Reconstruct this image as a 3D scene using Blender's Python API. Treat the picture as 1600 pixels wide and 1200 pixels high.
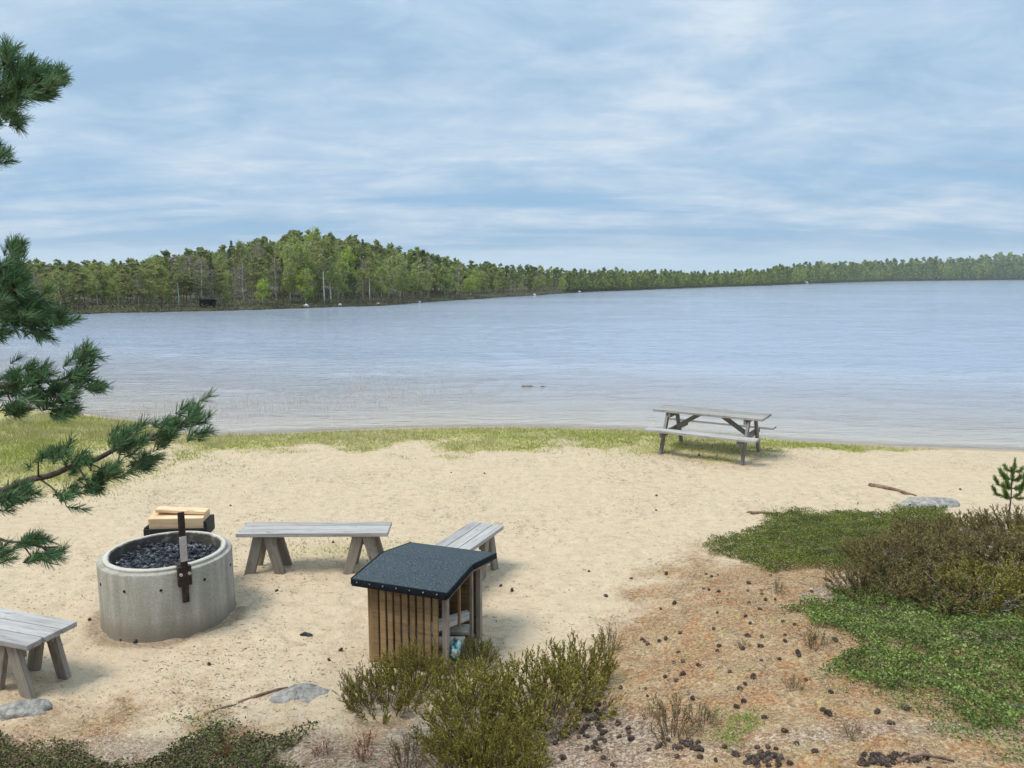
import bpy, bmesh, math, random
import numpy as np
from mathutils import Vector, Matrix
for o in list(bpy.data.objects): bpy.data.objects.remove(o)
random.seed(7); RNG = np.random.default_rng(11)
SC = bpy.context.scene
COL = SC.collection
R = math.radians

# ---------------------------------------------------------------- camera
CAM_H = 3.1; FPX = 1200.0; PITCH = math.atan(169/1200)
cd = bpy.data.cameras.new('camera'); cam = bpy.data.objects.new('camera', cd); COL.objects.link(cam)
cd.sensor_width = 36; cd.lens = 27.0; cd.clip_end = 9000; cd.clip_start = .05
cam.location = (0, 0, CAM_H); cam.rotation_euler = (math.pi/2 - PITCH, 0, 0)
SC.camera = cam
SC.render.resolution_x = 1024; SC.render.resolution_y = 768
SC.view_settings.view_transform = 'Standard'; SC.view_settings.look = 'None'
SC.view_settings.exposure = 0.16; SC.view_settings.gamma = 1

# ---------------------------------------------------------------- node helpers
def nn(nt, typ, ins=None, **kw):
    n = nt.nodes.new(typ)
    for k, v in kw.items(): setattr(n, k, v)
    if ins:
        for k, v in ins.items():
            s = n.inputs[k]
            if isinstance(v, bpy.types.NodeSocket): nt.links.new(v, s)
            else: s.default_value = v
    return n
def C(r, g, b): return (r, g, b, 1)
def ramp(nt, fac, stops, interp='LINEAR'):
    n = nt.nodes.new('ShaderNodeValToRGB'); nt.links.new(fac, n.inputs[0])
    cr = n.color_ramp; cr.interpolation = interp
    while len(cr.elements) < len(stops): cr.elements.new(.5)
    for e, (p, c) in zip(cr.elements, stops):
        e.position = p; e.color = c if len(c) == 4 else (*c, 1)
    return n.outputs[0]
def mth(nt, op, a, b=None, clamp=False):
    n = nt.nodes.new('ShaderNodeMath'); n.operation = op; n.use_clamp = clamp
    for i, v in enumerate((a, b)):
        if v is None: continue
        if isinstance(v, bpy.types.NodeSocket): nt.links.new(v, n.inputs[i])
        else: n.inputs[i].default_value = v
    return n.outputs[0]
def mix(nt, fac, a, b, blend='MIX'):
    n = nt.nodes.new('ShaderNodeMix'); n.data_type = 'RGBA'; n.blend_type = blend
    for s, v in ((n.inputs[0], fac), (n.inputs[6], a), (n.inputs[7], b)):
        if isinstance(v, bpy.types.NodeSocket): nt.links.new(v, s)
        else: s.default_value = v
    return n.outputs[2]
def noise(nt, vec, scale, detail=4, rough=.55, dist=0):
    return nn(nt, 'ShaderNodeTexNoise', {'Vector': vec, 'Scale': scale, 'Detail': detail, 'Roughness': rough, 'Distortion': dist}).outputs[0]
def mapping(nt, vec, sc=(1, 1, 1), loc=(0, 0, 0)):
    return nn(nt, 'ShaderNodeMapping', {'Vector': vec, 'Scale': sc, 'Location': loc}).outputs[0]

# ---------------------------------------------------------------- world: Nishita sky behind a broken cloud layer
SUN_EL, SUN_AZ = R(60), R(-112)          # azimuth measured from +Y towards +X
w = bpy.data.worlds.new('World'); SC.world = w; w.use_nodes = True
nt = w.node_tree; nt.nodes.clear()
tc = nn(nt, 'ShaderNodeTexCoord').outputs['Generated']
sky = nn(nt, 'ShaderNodeTexSky', sky_type='NISHITA', sun_disc=False, sun_elevation=SUN_EL, sun_rotation=SUN_AZ, air_density=1.0, dust_density=.6, ozone_density=1.2)
sx = nn(nt, 'ShaderNodeSeparateXYZ', {0: tc})
zc = mth(nt, 'MAXIMUM', sx.outputs[2], 0.0)
zz = mth(nt, 'ADD', zc, 0.15)
pl = nn(nt, 'ShaderNodeCombineXYZ', {0: mth(nt, 'DIVIDE', sx.outputs[0], zz), 1: mth(nt, 'DIVIDE', sx.outputs[1], zz), 2: 0.0}).outputs[0]
n1 = noise(nt, mapping(nt, pl, (.85, 1.15, 1), (3.1, 0.9, 0)), 1.0, 8, .60, .4)          # big cloud sheets
n2 = noise(nt, mapping(nt, pl, (2.9, 3.9, 1), (8.3, 2.2, 0)), 1.0, 8, .64, .5)          # streaks
n3 = noise(nt, mapping(nt, pl, (.25, 2.2, 1), (5.7, 1.3, 0)), 1.0, 5, .5, .2)           # long bands
skyc = mix(nt, 1.0, sky.outputs[0], C(.075, .075, .075), 'MULTIPLY')
cs = mth(nt, 'ADD', mth(nt, 'MULTIPLY', n1, .62), mth(nt, 'MULTIPLY', n2, .38))
cloudc = ramp(nt, cs, [(.38, (.33, .485, .66)), (.45, (.40, .55, .71)), (.52, (.48, .615, .755)), (.60, (.60, .70, .80)), (.72, (.75, .81, .85))])
cover = ramp(nt, mth(nt, 'ADD', mth(nt, 'MULTIPLY', n3, .65), mth(nt, 'MULTIPLY', n1, .35)), [(.42, (0,)*3), (.50, (.75,)*3), (.56, (1,)*3)])
low = ramp(nt, zc, [(.085, (.1,)*3), (.15, (.88,)*3)])
cover = mth(nt, 'MAXIMUM', cover, low)
clr = mix(nt, .75, skyc, C(.24, .475, .76))
tot = mix(nt, cover, clr, cloudc)
# pale clear strip right above the horizon
hz = ramp(nt, zc, [(0.0, (1,)*3), (.022, (.9,)*3), (.034, (.15,)*3), (.05, (0,)*3)])
tot = mix(nt, mth(nt, 'MULTIPLY', hz, .75), tot, C(.62, .79, .90))
# overcast: brighter towards the zenith (beyond the top of the picture)
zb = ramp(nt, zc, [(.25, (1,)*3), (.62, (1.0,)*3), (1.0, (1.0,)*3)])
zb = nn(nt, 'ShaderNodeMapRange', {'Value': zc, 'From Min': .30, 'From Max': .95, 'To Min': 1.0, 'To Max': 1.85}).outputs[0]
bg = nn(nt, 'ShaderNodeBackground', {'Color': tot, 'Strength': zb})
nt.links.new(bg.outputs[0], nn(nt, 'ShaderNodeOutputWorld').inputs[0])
# sun veiled by the cloud layer
sd = bpy.data.lights.new('sun', 'SUN'); sd.energy = 3.1; sd.angle = R(22); sd.color = (1, .95, .87)
so = bpy.data.objects.new('sun', sd); COL.objects.link(so)
sdir = Vector((math.sin(SUN_AZ)*math.cos(SUN_EL), math.cos(SUN_AZ)*math.cos(SUN_EL), math.sin(SUN_EL)))
so.rotation_euler = sdir.to_track_quat('Z', 'Y').to_euler(); so.location = (0, 0, 30)

# ---------------------------------------------------------------- mesh helpers
class MB:
    def __init__(s): s.V = []; s.F = []; s.n = 0
    def add(s, v, f):
        v = np.asarray(v, float).reshape(-1, 3); f = np.asarray(f, int)
        s.F.append(f + s.n); s.V.append(v); s.n += len(v)
    def mesh(s, name, smooth=False):
        me = bpy.data.meshes.new(name)
        if not s.V: return me
        v = np.concatenate(s.V).astype(np.float32)
        tot = np.concatenate([np.full(len(f), f.shape[1]) for f in s.F]).astype(np.int32)
        lp = np.concatenate([f.ravel() for f in s.F]).astype(np.int32)
        st = np.concatenate([[0], np.cumsum(tot)[:-1]]).astype(np.int32)
        me.vertices.add(len(v)); me.vertices.foreach_set('co', v.ravel())
        me.loops.add(len(lp)); me.loops.foreach_set('vertex_index', lp)
        me.polygons.add(len(tot)); me.polygons.foreach_set('loop_start', st); me.polygons.foreach_set('loop_total', tot)
        if smooth: me.polygons.foreach_set('use_smooth', np.ones(len(tot), bool))
        me.update(calc_edges=True); me.validate()
        return me
    def obj(s, name, mat, parent=None, smooth=False, **k):
        return mk(name, s.mesh(name, smooth), mat, parent, **k)
def mk(name, me, mat, parent=None, label=None, cat=None, group=None, kind=None):
    o = bpy.data.objects.new(name, me); COL.objects.link(o)
    if mat and not me.materials: me.materials.append(mat)
    if parent: o.parent = parent
    return tag(o, label, cat, group, kind)
def tag(o, label=None, cat=None, group=None, kind=None):
    if label: o['label'] = label
    if cat: o['category'] = cat
    if group: o['group'] = group
    if kind: o['kind'] = kind
    return o
def thing(name, label, cat, loc=(0, 0, 0), rz=0, group=None):
    o = bpy.data.objects.new(name, None); COL.objects.link(o); o.empty_display_size = .2
    o.location = loc; o.rotation_euler = (0, 0, rz)
    return tag(o, label, cat, group)
def copy_tree(o, parent=None):
    c = o.copy(); COL.objects.link(c); c.parent = parent
    for ch in list(o.children): copy_tree(ch, c)
    return c
def cards(mb, P, A, B):                       # diamond leaves
    P, A, B = map(np.asarray, (P, A, B)); n = len(P)
    v = np.stack([P - A, P + B*1.0 - A*.1, P + A, P - B - A*.1], 1).reshape(-1, 3)
    mb.add(v, np.arange(n*4).reshape(n, 4))
def blades(mb, P, A, B):                      # triangles: root at P, tip P+A, half width B
    P, A, B = map(np.asarray, (P, A, B)); n = len(P)
    v = np.stack([P - B, P + B, P + A], 1).reshape(-1, 3)
    mb.add(v, np.arange(n*3).reshape(n, 3))
def unit(v):
    v = np.asarray(v, float); return v/np.maximum(np.linalg.norm(v, axis=-1, keepdims=True), 1e-9)
def rdir(n, zs=1.0, r=RNG):
    v = r.normal(size=(n, 3)); v[:, 2] *= zs; return unit(v)
def perp(d, r=RNG): return unit(np.cross(d, rdir(len(d), 1, r)))
def tube(mb, pts, rad, n=5, cap=True):
    pts = np.asarray(pts, float); m = len(pts); rad = np.broadcast_to(rad, (m,))
    t = unit(np.gradient(pts, axis=0)); up = np.array([0, 0, 1.]) if abs(t[0][2]) < .9 else np.array([1., 0, 0])
    a = unit(np.cross(t, up)); b = np.cross(t, a)
    th = np.linspace(0, 2*np.pi, n, endpoint=False)
    v = pts[:, None] + rad[:, None, None]*(np.cos(th)[None, :, None]*a[:, None] + np.sin(th)[None, :, None]*b[:, None])
    i = np.arange(m-1)[:, None]*n; j = np.arange(n)[None]; k = (j+1) % n
    f = np.stack([i+j, i+k, i+n+k, i+n+j], -1).reshape(-1, 4)
    base = mb.n; mb.add(v, f)
    if cap:
        mb.F.append(np.array([[base + q for q in range(n)][::-1]])); mb.F.append(np.array([[base + (m-1)*n + q for q in range(n)]]))
def bevel_boxes(name, boxes, mat, parent=None, bev=.004, M=None, **k):
    """boxes: (cx,cy,cz,sx,sy,sz) in the local frame, bevelled and joined into one part"""
    bm = bmesh.new()
    for bx in boxes:
        cx, cy, cz, a, b, c = bx[:6]
        T = Matrix.Translation((cx, cy, cz))
        if len(bx) > 6: T = T @ bx[6].to_4x4()
        bmesh.ops.create_cube(bm, size=1, matrix=T @ Matrix.Diagonal((a, b, c, 1)))
    if bev: bmesh.ops.bevel(bm, geom=bm.edges[:], offset=bev, segments=2, affect='EDGES', profile=.5)
    me = bpy.data.meshes.new(name); bm.to_mesh(me); bm.free()
    o = mk(name, me, mat, parent, **k)
    if M is not None: o.matrix_local = M
    return o
def beam(name, p, q, wd, th, mat, parent, side=(0, 1, 0), bev=.004, **k):
    """board of width wd (along side) and thickness th from p to q, its length on local X"""
    p, q = Vector(p), Vector(q); x = (q-p).normalized(); y = Vector(side); y = (y - x*y.dot(x)).normalized(); z = x.cross(y)
    M = Matrix((x, y, z)).transposed().to_4x4(); M.translation = (p+q)/2
    return bevel_boxes(name, [(0, 0, 0, (q-p).length, wd, th)], mat, parent, bev, M, **k)

# value noise (numpy)
_P = np.random.default_rng(3).random((256, 256))
def vn(x, y, s=1.0, seed=0):
    x = np.asarray(x, float)*s + seed*17.3; y = np.asarray(y, float)*s + seed*5.7
    xi = np.floor(x).astype(int); yi = np.floor(y).astype(int); fx = x-xi; fy = y-yi
    fx = fx*fx*(3-2*fx); fy = fy*fy*(3-2*fy)
    g = lambda a, b: _P[a % 256, b % 256]
    return (g(xi, yi)*(1-fx)+g(xi+1, yi)*fx)*(1-fy)+(g(xi, yi+1)*(1-fx)+g(xi+1, yi+1)*fx)*fy
def fbm(x, y, s=1.0, o=4, seed=0):
    t = 0; a = .5
    for i in range(o): t = t + a*vn(x, y, s*2**i, seed+i); a *= .5
    return t/(1-.5**o)
def sst(a, b, x): t = np.clip((np.asarray(x)-a)/(b-a), 0, 1); return t*t*(3-2*t)
def ray(px, py, Y):
    """real-world point at distance Y along the direction of photo pixel px,py (used for authoring only)"""
    cx = (px-800)/FPX; cy = (600-py)/FPX
    d = (cx, math.cos(PITCH)+cy*math.sin(PITCH), -math.sin(PITCH)+cy*math.cos(PITCH))
    t = Y/d[1]; return np.array([d[0]*t, Y, CAM_H+d[2]*t])
def inpoly(x, y, poly):
    x = np.asarray(x); y = np.asarray(y); r = np.zeros(x.shape, bool); n = len(poly)
    for i in range(n):
        x1, y1 = poly[i]; x2, y2 = poly[(i+1) % n]
        if y1 == y2: continue
        c = ((y1 > y) != (y2 > y)) & (x < (x2-x1)*(y-y1)/(y2-y1)+x1); r ^= c
    return r

# ---------------------------------------------------------------- terrain functions
WL = -.15
_sx = [-200, -40, -20, -14, -10.3, -8.4, -7.3, -6.15, -4, -2, 0, 2.7, 4.2, 5.66, 7.5, 9.4, 14, 30, 80, 200]
_sy = [60, 30, 22, 19.6, 17.8, 16.9, 15.9, 15.35, 15.8, 16.15, 16.3, 16.0, 15.5, 14.8, 14.3, 14.0, 13.0, 10, 2, -15]
def yshore(x): return np.interp(x, _sx, _sy) + .10*(fbm(x, 0*np.asarray(x), .9, 3, 4)-.5)
def ybase(x): return np.interp(x, [-8, -3, -1.4, -.7, .6, 1.2, 2.0, 3.2, 5, 8, 14], [4.7, 4.7, 4.9, 5.2, 6.1, 6.9, 8.2, 9.4, 9.9, 10.4, 10.6])
def yslope(x): return np.interp(x, [-1, .5, 3], [.23, .21, .115])
def hgt(x, y, fine=True):
    x = np.asarray(x, float); y = np.asarray(y, float)
    d = yshore(x) - y
    z = np.where(d > 0, -.15 + .15*sst(-.4, 2.2, d) - .0, -.15 - .055*(-d) )
    z = np.where(d <= 0, np.maximum(-.15 + .15*sst(-.4, 2.2, 0*d) + .05*d, -1.6), z)
    t = ybase(x) - y; s = yslope(x)
    m = s*.5*(t + np.sqrt(t*t+.25)) - s*.5*(np.sqrt(16+.25)-4)*0
    m = np.where(t > -3, m, 0)*sst(-3.2, -1.5, t)
    z = z + m
    if fine:
        near = sst(.0, .6, d)
        z = z + near*((fbm(x, y, 1.3, 3, 9)-.5)*.05 + (fbm(x, y, 6, 3, 21)-.5)*.045)
        for cs, sd_, dp in ((.34, 3, .020), (.21, 8, .010)):     # trodden sand: soft dents
            ci = np.floor(x/cs).astype(int); cj = np.floor(y/cs).astype(int); h1 = _P[(ci*7+sd_) % 256, (cj*13) % 256]; h2 = _P[(cj*5+sd_*3) % 256, (ci*11) % 256]; h3 = _P[(ci*3) % 256, (cj*17+sd_) % 256]
            px_ = (ci+.3+.4*h1)*cs; py_ = (cj+.3+.4*h2)*cs; a_ = h3*6.28; u_ = (x-px_)*np.cos(a_)+(y-py_)*np.sin(a_); v_ = -(x-px_)*np.sin(a_)+(y-py_)*np.cos(a_)
            q_ = (u_/(cs*.26))**2+(v_/(cs*.14))**2; z = z - near*(1-sst(0, .8, t)*.6)*dp*(h3 > .35)*(np.exp(-q_)-.45*np.exp(-.5*(np.sqrt(q_)-1.7)**2*4))
        tt = sst(-.2, .8, t); z = z + tt*(fbm(x, y, 5, 3, 33)-.5)*.05
    return z
def H(x, y): return float(hgt(np.array([x]), np.array([y]))[0])
def ysoil(x): return np.interp(x, [-8, -3, -1.5, -.7, .3, .7, 1.2, 2.0, 3.3, 6], [4.78, 4.78, 4.80, 4.95, 5.15, 6.0, 7.0, 7.9, 8.4, 9.2])
def soilmask(x, y):
    return sst(-.8, .9, ysoil(x) - y + (fbm(x, y, 1.7, 5, 50)-.5)*2.6)
def grassmask(x, y):
    x = np.asarray(x, float); y = np.asarray(y, float); d = yshore(x)-y; n = fbm(x, y, 1.1, 4, 70)
    wid = np.interp(x, [-9, -6, -4, -1, 2, 4, 5.5, 7, 9], [1.6, 1.8, 2.7, 3.1, 2.7, 2.8, 1.7, .6, 0])
    strip = sst(-.02, .12, d)*(1-sst(.6, 1.0, d/np.maximum(wid, .01) + (n-.5)*1.1))*sst(-7.6, -5.6, x)*(1-sst(6.5, 9, x))
    left = sst(0, .3, d)*(1-sst(-7.9, -4.6, x + (y-13)*.30 + (n-.5)*4.0))*sst(9.8, 12.2, y)
    left2 = .42*(1-sst(-4.6, -3.4, x+(n-.5)*2))*sst(6.6, 7.4, y)*(1-sst(8.6, 10, y))
    tbl = np.exp(-(((x-3.1)/1.3)**2+((y-13.6)/.8)**2))*1.0
    pt = .38*np.exp(-(((x+2.0)/.9)**2+((y-8.4)/.45)**2))
    return np.clip(np.maximum.reduce([strip, left, left2*sst(.4, .6, n), tbl*sst(.3, .5, n), pt]), 0, 1)

def axis_coords(segs):
    out = []
    for a, b, st in segs: out += list(np.arange(a, b-1e-6, st))
    out.append(segs[-1][1]); return np.array(out)
def grid_mesh(name, xs, ys, zf, attrs, mat, **k):
    X, Y = np.meshgrid(xs, ys); Z = zf(X, Y); nx, ny = len(xs), len(ys)
    mb = MB(); i = (np.arange(ny-1)[:, None]*nx + np.arange(nx-1)[None]).ravel()
    mb.add(np.stack([X, Y, Z], -1).reshape(-1, 3), np.stack([i, i+1, i+1+nx, i+nx], 1))
    me = mb.mesh(name, True)
    for an, af in attrs.items():
        a = me.attributes.new(an, 'FLOAT', 'POINT'); a.data.foreach_set('value', np.asarray(af(X, Y), np.float32).ravel())
    return mk(name, me, mat, **k)

# ---------------------------------------------------------------- materials
def new_mat(name):
    m = bpy.data.materials.new(name); m.use_nodes = True; nt = m.node_tree; nt.nodes.clear()
    p = nt.nodes.new('ShaderNodeBsdfPrincipled'); o = nt.nodes.new('ShaderNodeOutputMaterial')
    nt.links.new(p.outputs[0], o.inputs[0]); return m, nt, p
def attr(nt, n): return nn(nt, 'ShaderNodeAttribute', attribute_name=n).outputs['Fac']
def bump(nt, p, h, strength, dist):
    b = nn(nt, 'ShaderNodeBump', {'Height': h, 'Strength': strength, 'Distance': dist}); nt.links.new(b.outputs[0], p.inputs['Normal'])

def mat_ground():
    m, nt, p = new_mat('ground'); co = nn(nt, 'ShaderNodeTexCoord').outputs['Object']
    nA = noise(nt, co, .9, 5, .6); nB = noise(nt, co, 9, 5, .65); nC = noise(nt, co, 70, 3, .7); nD = noise(nt, mapping(nt, co, (1, 1.8, 1)), 26, 4, .7)
    sand = ramp(nt, nA, [(.3, (0.472, 0.34, 0.217)), (.5, (0.537, 0.4, 0.259)), (.7, (0.57, 0.437, 0.296))])
    sand = mix(nt, .55, sand, ramp(nt, nB, [(.3, (0.407, 0.29, 0.18)), (.5, (0.537, 0.4, 0.264)), (.68, (0.586, 0.453, 0.318))]))
    sand = mix(nt, .40, sand, ramp(nt, nC, [(.3, (0.293, 0.212, 0.138)), (.45, (0.521, 0.392, 0.259)), (.7, (0.651, 0.521, 0.376))]))
    fl = ramp(nt, nD, [(.35, (1,)*3), (.41, (0,)*3)])                     # dark litter flecks
    sand = mix(nt, mth(nt, 'MULTIPLY', fl, .7), sand, C(0.144, 0.0965, 0.0619))
    # needle litter / rusty soil
    s1 = noise(nt, co, 2.6, 6, .66); s2 = noise(nt, co, 38, 5, .8); s3 = noise(nt, mapping(nt, co, (1, 1, 1), (7, 3, 0)), 4.2, 5, .66)
    soil = ramp(nt, s1, [(.34, (.40, .285, .16)), (.45, (.32, .205, .10)), (.53, (.46, .34, .195)), (.62, (.29, .155, .065)), (.70, (.42, .305, .165))])
    soil = mix(nt, ramp(nt, s3, [(.49, (0,)*3), (.56, (.95,)*3)]), soil, C(.34, .13, .032))
    soil = mix(nt, ramp(nt, noise(nt, mapping(nt, co, (1, 1, 1), (1, 9, 0)), 3.6, 5, .66), [(.54, (0,)*3), (.62, (.6,)*3)]), soil, C(.28, .26, .08))
    soil = mix(nt, ramp(nt, noise(nt, mapping(nt, co, (1, 1, 1), (4, 2, 0)), 7.5, 5, .7), [(.53, (0,)*3), (.62, (.85,)*3)]), soil, C(.13, .085, .055))
    soil = mix(nt, .6, soil, ramp(nt, s2, [(.36, (.05, .035, .025)), (.46, (.27, .17, .09)), (.56, (.44, .32, .185)), (.66, (.62, .50, .34))]))
    sm = attr(nt, 'soil')
    sme = mth(nt, 'ADD', sm, mth(nt, 'MULTIPLY', mth(nt, 'SUBTRACT', nB, .5), 1.6))
    smf = ramp(nt, sme, [(.22, (0,)*3), (.85, (1,)*3)])
    sand = mix(nt, .4, sand, ramp(nt, noise(nt, mapping(nt, co, (1, 2.2, 1), (2, 2, 0)), 4.5, 6, .72), [(.36, (0.361, 0.282, 0.18)), (.48, (0.516, 0.427, 0.286)), (.62, (0.585, 0.493, 0.343))]))
    c = mix(nt, smf, sand, soil)
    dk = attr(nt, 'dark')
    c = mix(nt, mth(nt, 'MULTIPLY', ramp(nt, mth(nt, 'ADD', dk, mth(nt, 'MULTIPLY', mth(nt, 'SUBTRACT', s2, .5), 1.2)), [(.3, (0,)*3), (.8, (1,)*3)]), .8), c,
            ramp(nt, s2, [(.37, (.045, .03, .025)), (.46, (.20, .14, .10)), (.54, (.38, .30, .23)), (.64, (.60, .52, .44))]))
    brown_tint = attr(nt, 'brown_tint')
    c = mix(nt, mth(nt, 'MULTIPLY', ramp(nt, mth(nt, 'ADD', brown_tint, mth(nt, 'MULTIPLY', mth(nt, 'SUBTRACT', nD, .5), 1.3)), [(.35, (0,)*3), (.8, (1,)*3)]), .75), c, C(0.188, 0.123, 0.0777))
    g = attr(nt, 'grass')
    gc = ramp(nt, nB, [(.35, (.25, .24, .06)), (.5, (.35, .33, .10)), (.65, (.46, .40, .19))])
    c = mix(nt, mth(nt, 'MULTIPLY', ramp(nt, mth(nt, 'ADD', g, mth(nt, 'MULTIPLY', mth(nt, 'SUBTRACT', nD, .5), .8)), [(.2, (0,)*3), (.8, (1,)*3)]), .85), c, gc)
    wet = attr(nt, 'wet')
    c = mix(nt, wet, c, mix(nt, attr(nt, 'bed'), C(.36, .285, .20), C(.60, .52, .44)))
    nt.links.new(c, p.inputs['Base Color'])
    p.inputs['Roughness'].default_value = .93; p.inputs['Specular IOR Level'].default_value = .15
    hh = mth(nt, 'ADD', mth(nt, 'MULTIPLY', noise(nt, mapping(nt, co, (1, 1.15, 1)), 10, 5, .68), 1.0), mth(nt, 'MULTIPLY', nC, .25))
    bump(nt, p, hh, .8, .045)
    return m
def mat_water():
    m, nt, p = new_mat('lake_water'); nt.nodes.remove(p)
    out = [n for n in nt.nodes if n.type == 'OUTPUT_MATERIAL'][0]
    co = nn(nt, 'ShaderNodeTexCoord').outputs['Object']
    a = noise(nt, mapping(nt, co, (.85, 2.1, 1)), 2.7, 4, .62, .4)
    b = noise(nt, mapping(nt, co, (.40, 1.3, 1), (4, 4, 0)), .9, 4, .6, .3)
    c = noise(nt, mapping(nt, co, (.16, .55, 1), (9, 1, 0)), .45, 3, .55)
    h = mth(nt, 'ADD', mth(nt, 'ADD', mth(nt, 'MULTIPLY', a, .30), mth(nt, 'MULTIPLY', b, .46)), mth(nt, 'MULTIPLY', c, .55))
    calm = noise(nt, mapping(nt, co, (.010, .045, 1)), 1, 4, .55)
    st = nn(nt, 'ShaderNodeMapRange', {'Value': calm, 'From Min': .35, 'From Max': .65, 'To Min': .48, 'To Max': .85}).outputs[0]
    dp = attr(nt, 'depth')
    st = mth(nt, 'MULTIPLY', st, nn(nt, 'ShaderNodeMapRange', {'Value': dp, 'From Min': 0.0, 'From Max': .35, 'To Min': .55, 'To Max': 1.0}).outputs[0])
    bp = nn(nt, 'ShaderNodeBump', {'Height': h, 'Strength': st, 'Distance': .30}).outputs[0]
    gl = nn(nt, 'ShaderNodeBsdfGlossy', {'Color': C(.93, .95, 1), 'Roughness': .09, 'Normal': bp})
    deep = nn(nt, 'ShaderNodeBsdfDiffuse', {'Color': mix(nt, ramp(nt, dp, [(.1, (0,)*3), (.75, (1,)*3)]), C(.52, .49, .475), mix(nt, calm, C(.27, .315, .38), C(.33, .37, .43))), 'Normal': bp})
    tr = nn(nt, 'ShaderNodeBsdfTransparent', {'Color': C(.93, .95, .93)})
    mx = nn(nt, 'ShaderNodeMixShader', {0: ramp(nt, dp, [(0.0, (.0,)*3), (.06, (.2,)*3), (.22, (.5,)*3), (.6, (1,)*3)])})
    nt.links.new(tr.outputs[0], mx.inputs[1]); nt.links.new(deep.outputs[0], mx.inputs[2])
    fr = nn(nt, 'ShaderNodeFresnel', {'IOR': 1.333, 'Normal': bp}).outputs[0]
    fm = nn(nt, 'ShaderNodeMixShader', {0: fr}); nt.links.new(mx.outputs[0], fm.inputs[1]); nt.links.new(gl.outputs[0], fm.inputs[2])
    nt.links.new(fm.outputs[0], out.inputs[0]); return m
def mat_leaf(name, cols, rough=.6, obj_var=0.0, trans=.25, var2=None, clump=0):
    """foliage: colour differs per leaf (island), per tree (object random), and by natural noise clumps"""
    m, nt, p = new_mat(name)
    ri = nn(nt, 'ShaderNodeNewGeometry').outputs['Random Per Island']
    k = len(cols); c = ramp(nt, ri, [(i/(k-1), cc) for i, cc in enumerate(cols)])
    if var2:
        ob = nn(nt, 'ShaderNodeObjectInfo').outputs['Random']
        c = mix(nt, mth(nt, 'MULTIPLY', ob, obj_var), c, C(*var2))
    if clump:
        co = nn(nt, 'ShaderNodeTexCoord').outputs['Object']
        nz = noise(nt, co, clump, 3, .6)
        c = mix(nt, ramp(nt, nz, [(.40, (.55,)*3), (.60, (0,)*3)]), c, C(*[q*.45 for q in cols[0]]))
    nt.links.new(c, p.inputs['Base Color']); p.inputs['Roughness'].default_value = rough; p.inputs['Specular IOR Level'].default_value = .25
    if trans:
        out = [n for n in nt.nodes if n.type == 'OUTPUT_MATERIAL'][0]
        t = nn(nt, 'ShaderNodeBsdfTranslucent', {'Color': c}); s = nn(nt, 'ShaderNodeMixShader', {0: trans})
        nt.links.new(p.outputs[0], s.inputs[1]); nt.links.new(t.outputs[0], s.inputs[2]); nt.links.new(s.outputs[0], out.inputs[0])
    return m
def mat_wood(name, c1, c2, dark, rough=.8, gscale=1.0):
    m, nt, p = new_mat(name); co = nn(nt, 'ShaderNodeTexCoord').outputs['Object']
    rd = nn(nt, 'ShaderNodeObjectInfo').outputs['Random']
    off = nn(nt, 'ShaderNodeCombineXYZ', {0: mth(nt, 'MULTIPLY', rd, 31.0), 1: mth(nt, 'MULTIPLY', rd, 7.0), 2: 0.0}).outputs[0]
    v = nn(nt, 'ShaderNodeVectorMath', {0: co, 1: off}, operation='ADD').outputs[0]
    g = noise(nt, mapping(nt, v, (3, 60*gscale, 60*gscale)), 1, 5, .65, .3); g2 = noise(nt, mapping(nt, v, (1.2, 9, 9)), 1, 3, .6); kn = noise(nt, mapping(nt, v, (6, 14, 14)), 1.3, 2, .5)
    c = ramp(nt, g, [(.3, dark), (.42, c1), (.62, c2), (.75, c1)])
    c = mix(nt, .4, c, ramp(nt, g2, [(.35, tuple(q*.62 for q in c1)), (.65, c2)]))
    c = mix(nt, ramp(nt, kn, [(.24, (.9,)*3), (.29, (0,)*3)]), c, C(*dark))
    isl = nn(nt, 'ShaderNodeNewGeometry').outputs['Random Per Island']
    c = mix(nt, 1.0, c, ramp(nt, isl, [(0, (.72, .70, .68)), (.5, (.95, .95, .95)), (1, (1.12, 1.10, 1.06))]), 'MULTIPLY')
    stn = noise(nt, mapping(nt, v, (2.5, 7, 7), (3, 3, 0)), 1.6, 5, .7)
    c = mix(nt, ramp(nt, stn, [(.55, (0,)*3), (.66, (.5,)*3)]), c, C(*[q*.45 for q in c1]))
    nt.links.new(c, p.inputs['Base Color']); p.inputs['Roughness'].default_value = rough; p.inputs['Specular IOR Level'].default_value = .3
    bump(nt, p, g, .5, .003); return m
def mat_noise(name, stops, scale, rough=.8, bmp=.4, bd=.01, metal=0, mp=(1, 1, 1), spec=.4, detail=5):
    m, nt, p = new_mat(name); co = nn(nt, 'ShaderNodeTexCoord').outputs['Object']
    v = mapping(nt, co, mp); n = noise(nt, v, scale, detail, .65)
    nt.links.new(ramp(nt, n, stops), p.inputs['Base Color']); p.inputs['Roughness'].default_value = rough
    p.inputs['Metallic'].default_value = metal; p.inputs['Specular IOR Level'].default_value = spec
    bump(nt, p, noise(nt, v, scale*2.5, 4, .7), bmp, bd); return m
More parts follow.
